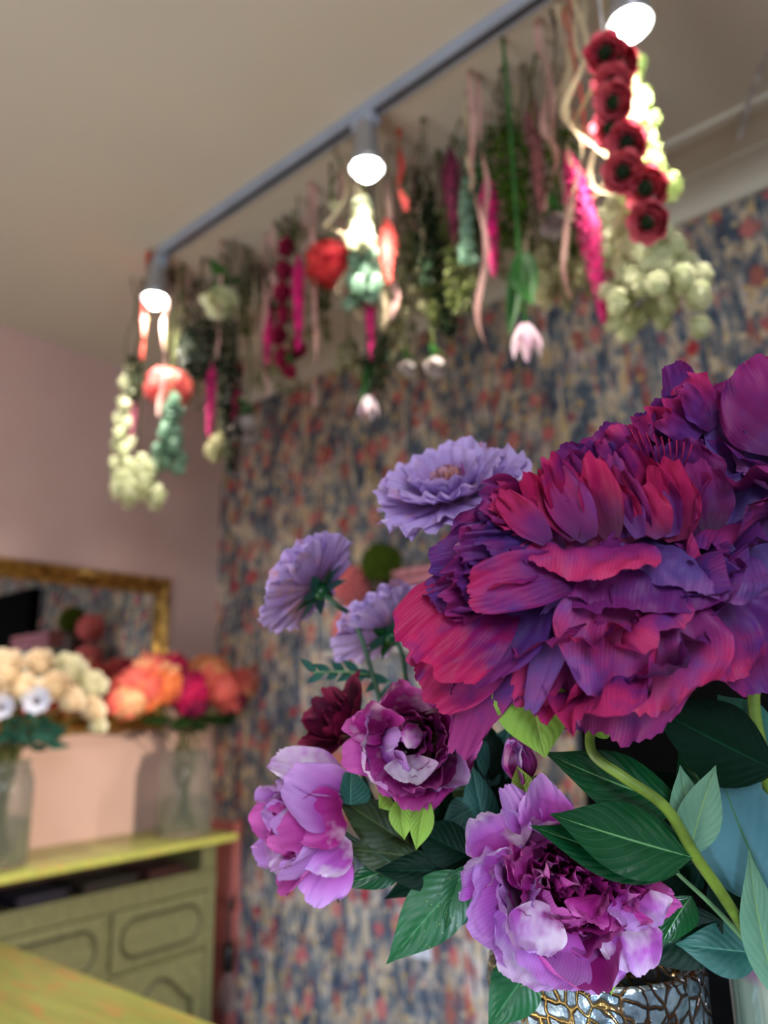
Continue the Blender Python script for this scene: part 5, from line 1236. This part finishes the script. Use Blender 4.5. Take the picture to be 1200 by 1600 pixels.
def head(lab, px_, py_, x, r, mts, seed, kind='hydrangea', n=90, vase=gv, vr=.05, rim=.14, nstem='h_olive'):
    c = onX(px_, py_, x); r = r * 1.5; rn = random.Random(seed)
    nm = {'hydrangea': 'hydrangea', 'rose': 'cream_rose', 'anemone': 'blue_anemone'}[kind]
    t_ = thing(nm, lab, 'flower', c)
    a = rn.uniform(0, 6.28); foot = vase + V((cos(a) * vr * .6, sin(a) * vr * .6, .02)); nk = vase + V((cos(a + 3) * vr * .7, sin(a + 3) * vr * .7, rim))
    MB().tube(bez([foot, nk, c], 6), .0028, 6).build('stem', nstem, t_)
    if kind == 'hydrangea':
        mb = MB(); mb.ball(c, r * .82, 14, 10, (1, 1, .85)); florets(mb, c, r * .95, n, r * .28, rn, None, (1, 1, .85), .08); mb.build('flower_head', mts[0], t_)
        if len(mts) > 1:
            mb = MB(); d = V((rn.uniform(-.2, 1), rn.uniform(-1, .4), rn.uniform(-.8, .4))).normalized()
            for k in range(36):
                q = (d + V((rn.gauss(0, .45), rn.gauss(0, .45), rn.gauss(0, .45)))).normalized(); q2 = c + V((q.x, q.y, q.z * .85)) * r * 1.0
                florets(mb, q2 - q * r * .02, .0001, 1, r * .28, rn)
            mb.build('florets', mts[1], t_)
    elif kind == 'rose':
        A_ = V((.6, rn.uniform(-.5, .3), rn.uniform(.1, .7))); mb = MB(); rose_geo(mb, c, A_, r, 5, seed, .6, 6); mb.build('bloom', mts[0], t_)
    else:
        U, W_, A_ = basis(V((.8, -.4, .15))); mb = MB()
        for k in range(8):
            az = 2 * pi * k / 8; R = U * cos(az) + W_ * sin(az)
            petal(mb, c, R * .9 + A_ * .3, A_ * .9 - R * .3, r, r * .8, bend=.4, cup=.3, ruf=.03, seed=k, nu=7, nv=6)
        b_ = mb.build('bloom', mts[0], t_); MB().ball(c + A_ * r * .1, r * .2, 10, 8).build('flower_eye', 's_eye', b_)
    return t_
G1 = 'hydrangeas in the glass vase'
for k, (x, y, d, r, mts, lab) in enumerate([
 (215, 1075, -2.10, .050, ('s_coral', 's_orange'), 'orange coral hydrangea low on the left side of the glass vase bunch'),
 (200, 1098, -2.06, .036, ('s_peach', 's_coral'), 'small peach hydrangea at the far left of the hydrangea bunch'),
 (236, 1052, -2.14, .046, ('s_coral', 's_peach'), 'coral hydrangea with peach florets, upper left of the bunch'),
 (265, 1045, -2.19, .042, ('s_fuch', 's_coral'), 'fuchsia hydrangea at the top behind the others'),
 (262, 1072, -2.08, .044, ('s_orange', 's_peach'), 'orange hydrangea in the front middle of the bunch'),
 (293, 1078, -2.06, .046, ('s_fuch', 's_plum'), 'deep fuchsia hydrangea in the centre of the bunch'),
 (302, 1102, -2.04, .030, ('s_plum', 's_fuch'), 'small plum hydrangea lowest in the middle'),
 (325, 1052, -2.12, .050, ('s_apric', 's_coral'), 'apricot hydrangea with coral florets at the top right'),
 (345, 1075, -2.07, .044, ('s_coral', 's_apric'), 'coral red hydrangea at the right of the bunch'),
 (372, 1072, -2.13, .042, ('s_apric', 's_coral'), 'apricot orange hydrangea at the far right beside the wallpaper'),
 (362, 1095, -2.11, .034, ('s_plum', 's_coral'), 'dark plum hydrangea tucked under the far right one')]):
    head(lab, x, y, d, r, mts, 50 + k, 'hydrangea', 100, rim=a1.z - ST)
def leaves_thing(lab, vase, pts, mt, w_, rim, nm='foliage_stem'):
    c = onX(pts[0][0], pts[0][1], pts[0][2]); t_ = thing(nm, lab, 'foliage', vase + V((0, 0, rim)))
    for k, (x, y, d, x2, y2, d2) in enumerate(pts):
        A0 = onX(x, y, d); B0 = onX(x2, y2, d2)
        mb = MB(); leaf(mb, A0, B0, V((.5, -.3, .6)), w_, .5, .15, seed=k); mb.build('leaf', mt, t_)
        MB().tube(bez([vase + V((.01 * cos(k), .01 * sin(k), .02)), vase + V((.02 * cos(k * 2), .02 * sin(k * 2), rim)), A0], 4), .0018, 5).build('stem', 'h_olive', t_)
leaves_thing('dark green leaves spreading under the hydrangea heads', gv, [(300, 1125, -2.10, 385, 1115, -2.08), (320, 1120, -2.08, 372, 1130, -2.10), (290, 1125, -2.08, 330, 1140, -2.05), (270, 1120, -2.06, 215, 1130, -2.04), (300, 1118, -2.06, 262, 1140, -2.02)], 's_leaf2', .05, a1.z - ST)
# cream bouquet
v2x = -2.10; q2 = onX(8, 1335, v2x)
a2 = onX(10, 1190, v2x)
gv2 = gvase(-2.15, q2.y, .078, a2.z - ST, 'clear glass vase with the cream roses at the left border')
for k, (x, y, d, r, mt, kind, lab) in enumerate([
 (8, 1052, -2.05, .048, 's_cream', 'rose', 'cream rose at the left border, top row of the cream bunch'),
 (62, 1042, -2.12, .038, 's_cream', 'rose', 'cream rose at the top of the bunch, second from the border'),
 (104, 1052, -2.10, .044, 's_ivory', 'rose', 'ivory rose at the top right of the cream bunch'),
 (138, 1078, -2.10, .044, 's_ivory', 'rose', 'ivory rose at the far right of the cream bunch'),
 (88, 1078, -2.05, .040, 's_cream', 'rose', 'cream rose in the middle of the bunch'),
 (30, 1080, -2.03, .040, 's_cream', 'rose', 'cream rose just left of the pale blue anemone'),
 (106, 1098, -2.03, .036, 's_cream', 'rose', 'cream rose just right of the pale blue anemone'),
 (140, 1112, -2.06, .034, 's_cream', 'rose', 'blush cream rose low on the right of the bunch'),
 (148, 1136, -2.05, .026, 's_ivory', 'rose', 'small white rose lowest on the right of the bunch'),
 (-20, 1085, -2.03, .044, 's_cream', 'rose', 'cream rose cut by the left border of the photo'),
 (57, 1096, -1.99, .030, 's_blue', 'anemone', 'pale blue white anemone with a dark eye'),
 (2, 1106, -1.99, .026, 's_blue', 'anemone', 'pale blue anemone cut by the left border')]):
    head(lab, x, y, d, r, (mt,), 90 + k, kind, vase=gv2, rim=a2.z - ST)
rn = random.Random(21)
pts = []
for k in range(26):
    x = rn.uniform(-10, 95); y = rn.uniform(1120, 1165); pts.append((x * .7 + 5, y, -2.08 + rn.uniform(0, .05), x + rn.uniform(-10, 30), y + rn.uniform(-22, 26), -2.04 + rn.uniform(-.03, .05)))
leaves_thing('bluish dark green leaves under the cream roses', gv2, pts, 's_leaf', .032, a2.z - ST)
# ------------------------------------------------------------------ light
w = D.worlds.new('room_light'); bpy.context.scene.world = w; w.use_nodes = True
bg = w.node_tree.nodes['Background']; bg.inputs[0].default_value = (.88, .92, 1.0, 1); bg.inputs[1].default_value = .39
def area(name, loc, target, size, power, col, sy=None):
    l = D.lights.new(name, 'AREA'); l.energy = power; l.color = col; l.size = size
    if sy: l.shape = 'RECTANGLE'; l.size_y = sy
    o = D.objects.new(name, l); C.objects.link(o); o.location = loc
    o.rotation_euler = (V(target) - V(loc)).to_track_quat('-Z', 'Y').to_euler(); return o
area('shop_window_light', (1.5, -1.1, 2.1), (-.3, .8, 1.2), 1.0, 36, (.84, .91, 1.0))
area('ceiling_fill', (-.9, -.5, .8), (-.9, .0, 2.45), 1.0, 15, (1.0, .95, .90))  # added upward light with no visible source, brightens the ceiling
def spot(name, loc, target, power, ang, blend, col, rad=.02):
    l = D.lights.new(name, 'SPOT'); l.energy = power; l.spot_size = radians(ang); l.spot_blend = blend; l.color = col; l.shadow_soft_size = rad
    o = D.objects.new(name, l); C.objects.link(o); o.location = loc
    o.rotation_euler = (V(target) - V(loc)).to_track_quat('-Z', 'Y').to_euler(); return o
spot('low_sun', (2.45, .85, 1.62), (-2.3, 1.1, .78), 820, 20, .6, (1.0, .82, .60), .05)
spot('low_daylight', (.5, -1.35, .40), (-.85, 1.8, .42), 420, 44, .7, (.66, .80, 1.0), .12)
for k, p in enumerate(lamps):
    spot('track_spot', p, p + V((-.05 + .05 * k, .14, -1)), 58, 115, .8, (1.0, .92, .78), .03)
sc = bpy.context.scene
sc.view_settings.view_transform = 'Standard'; sc.view_settings.look = 'None'; sc.view_settings.exposure = 0
sc.cycles.use_denoising = True; sc.cycles.max_bounces = 8; sc.cycles.transparent_max_bounces = 12
sc.cycles.sample_clamp_indirect = 4
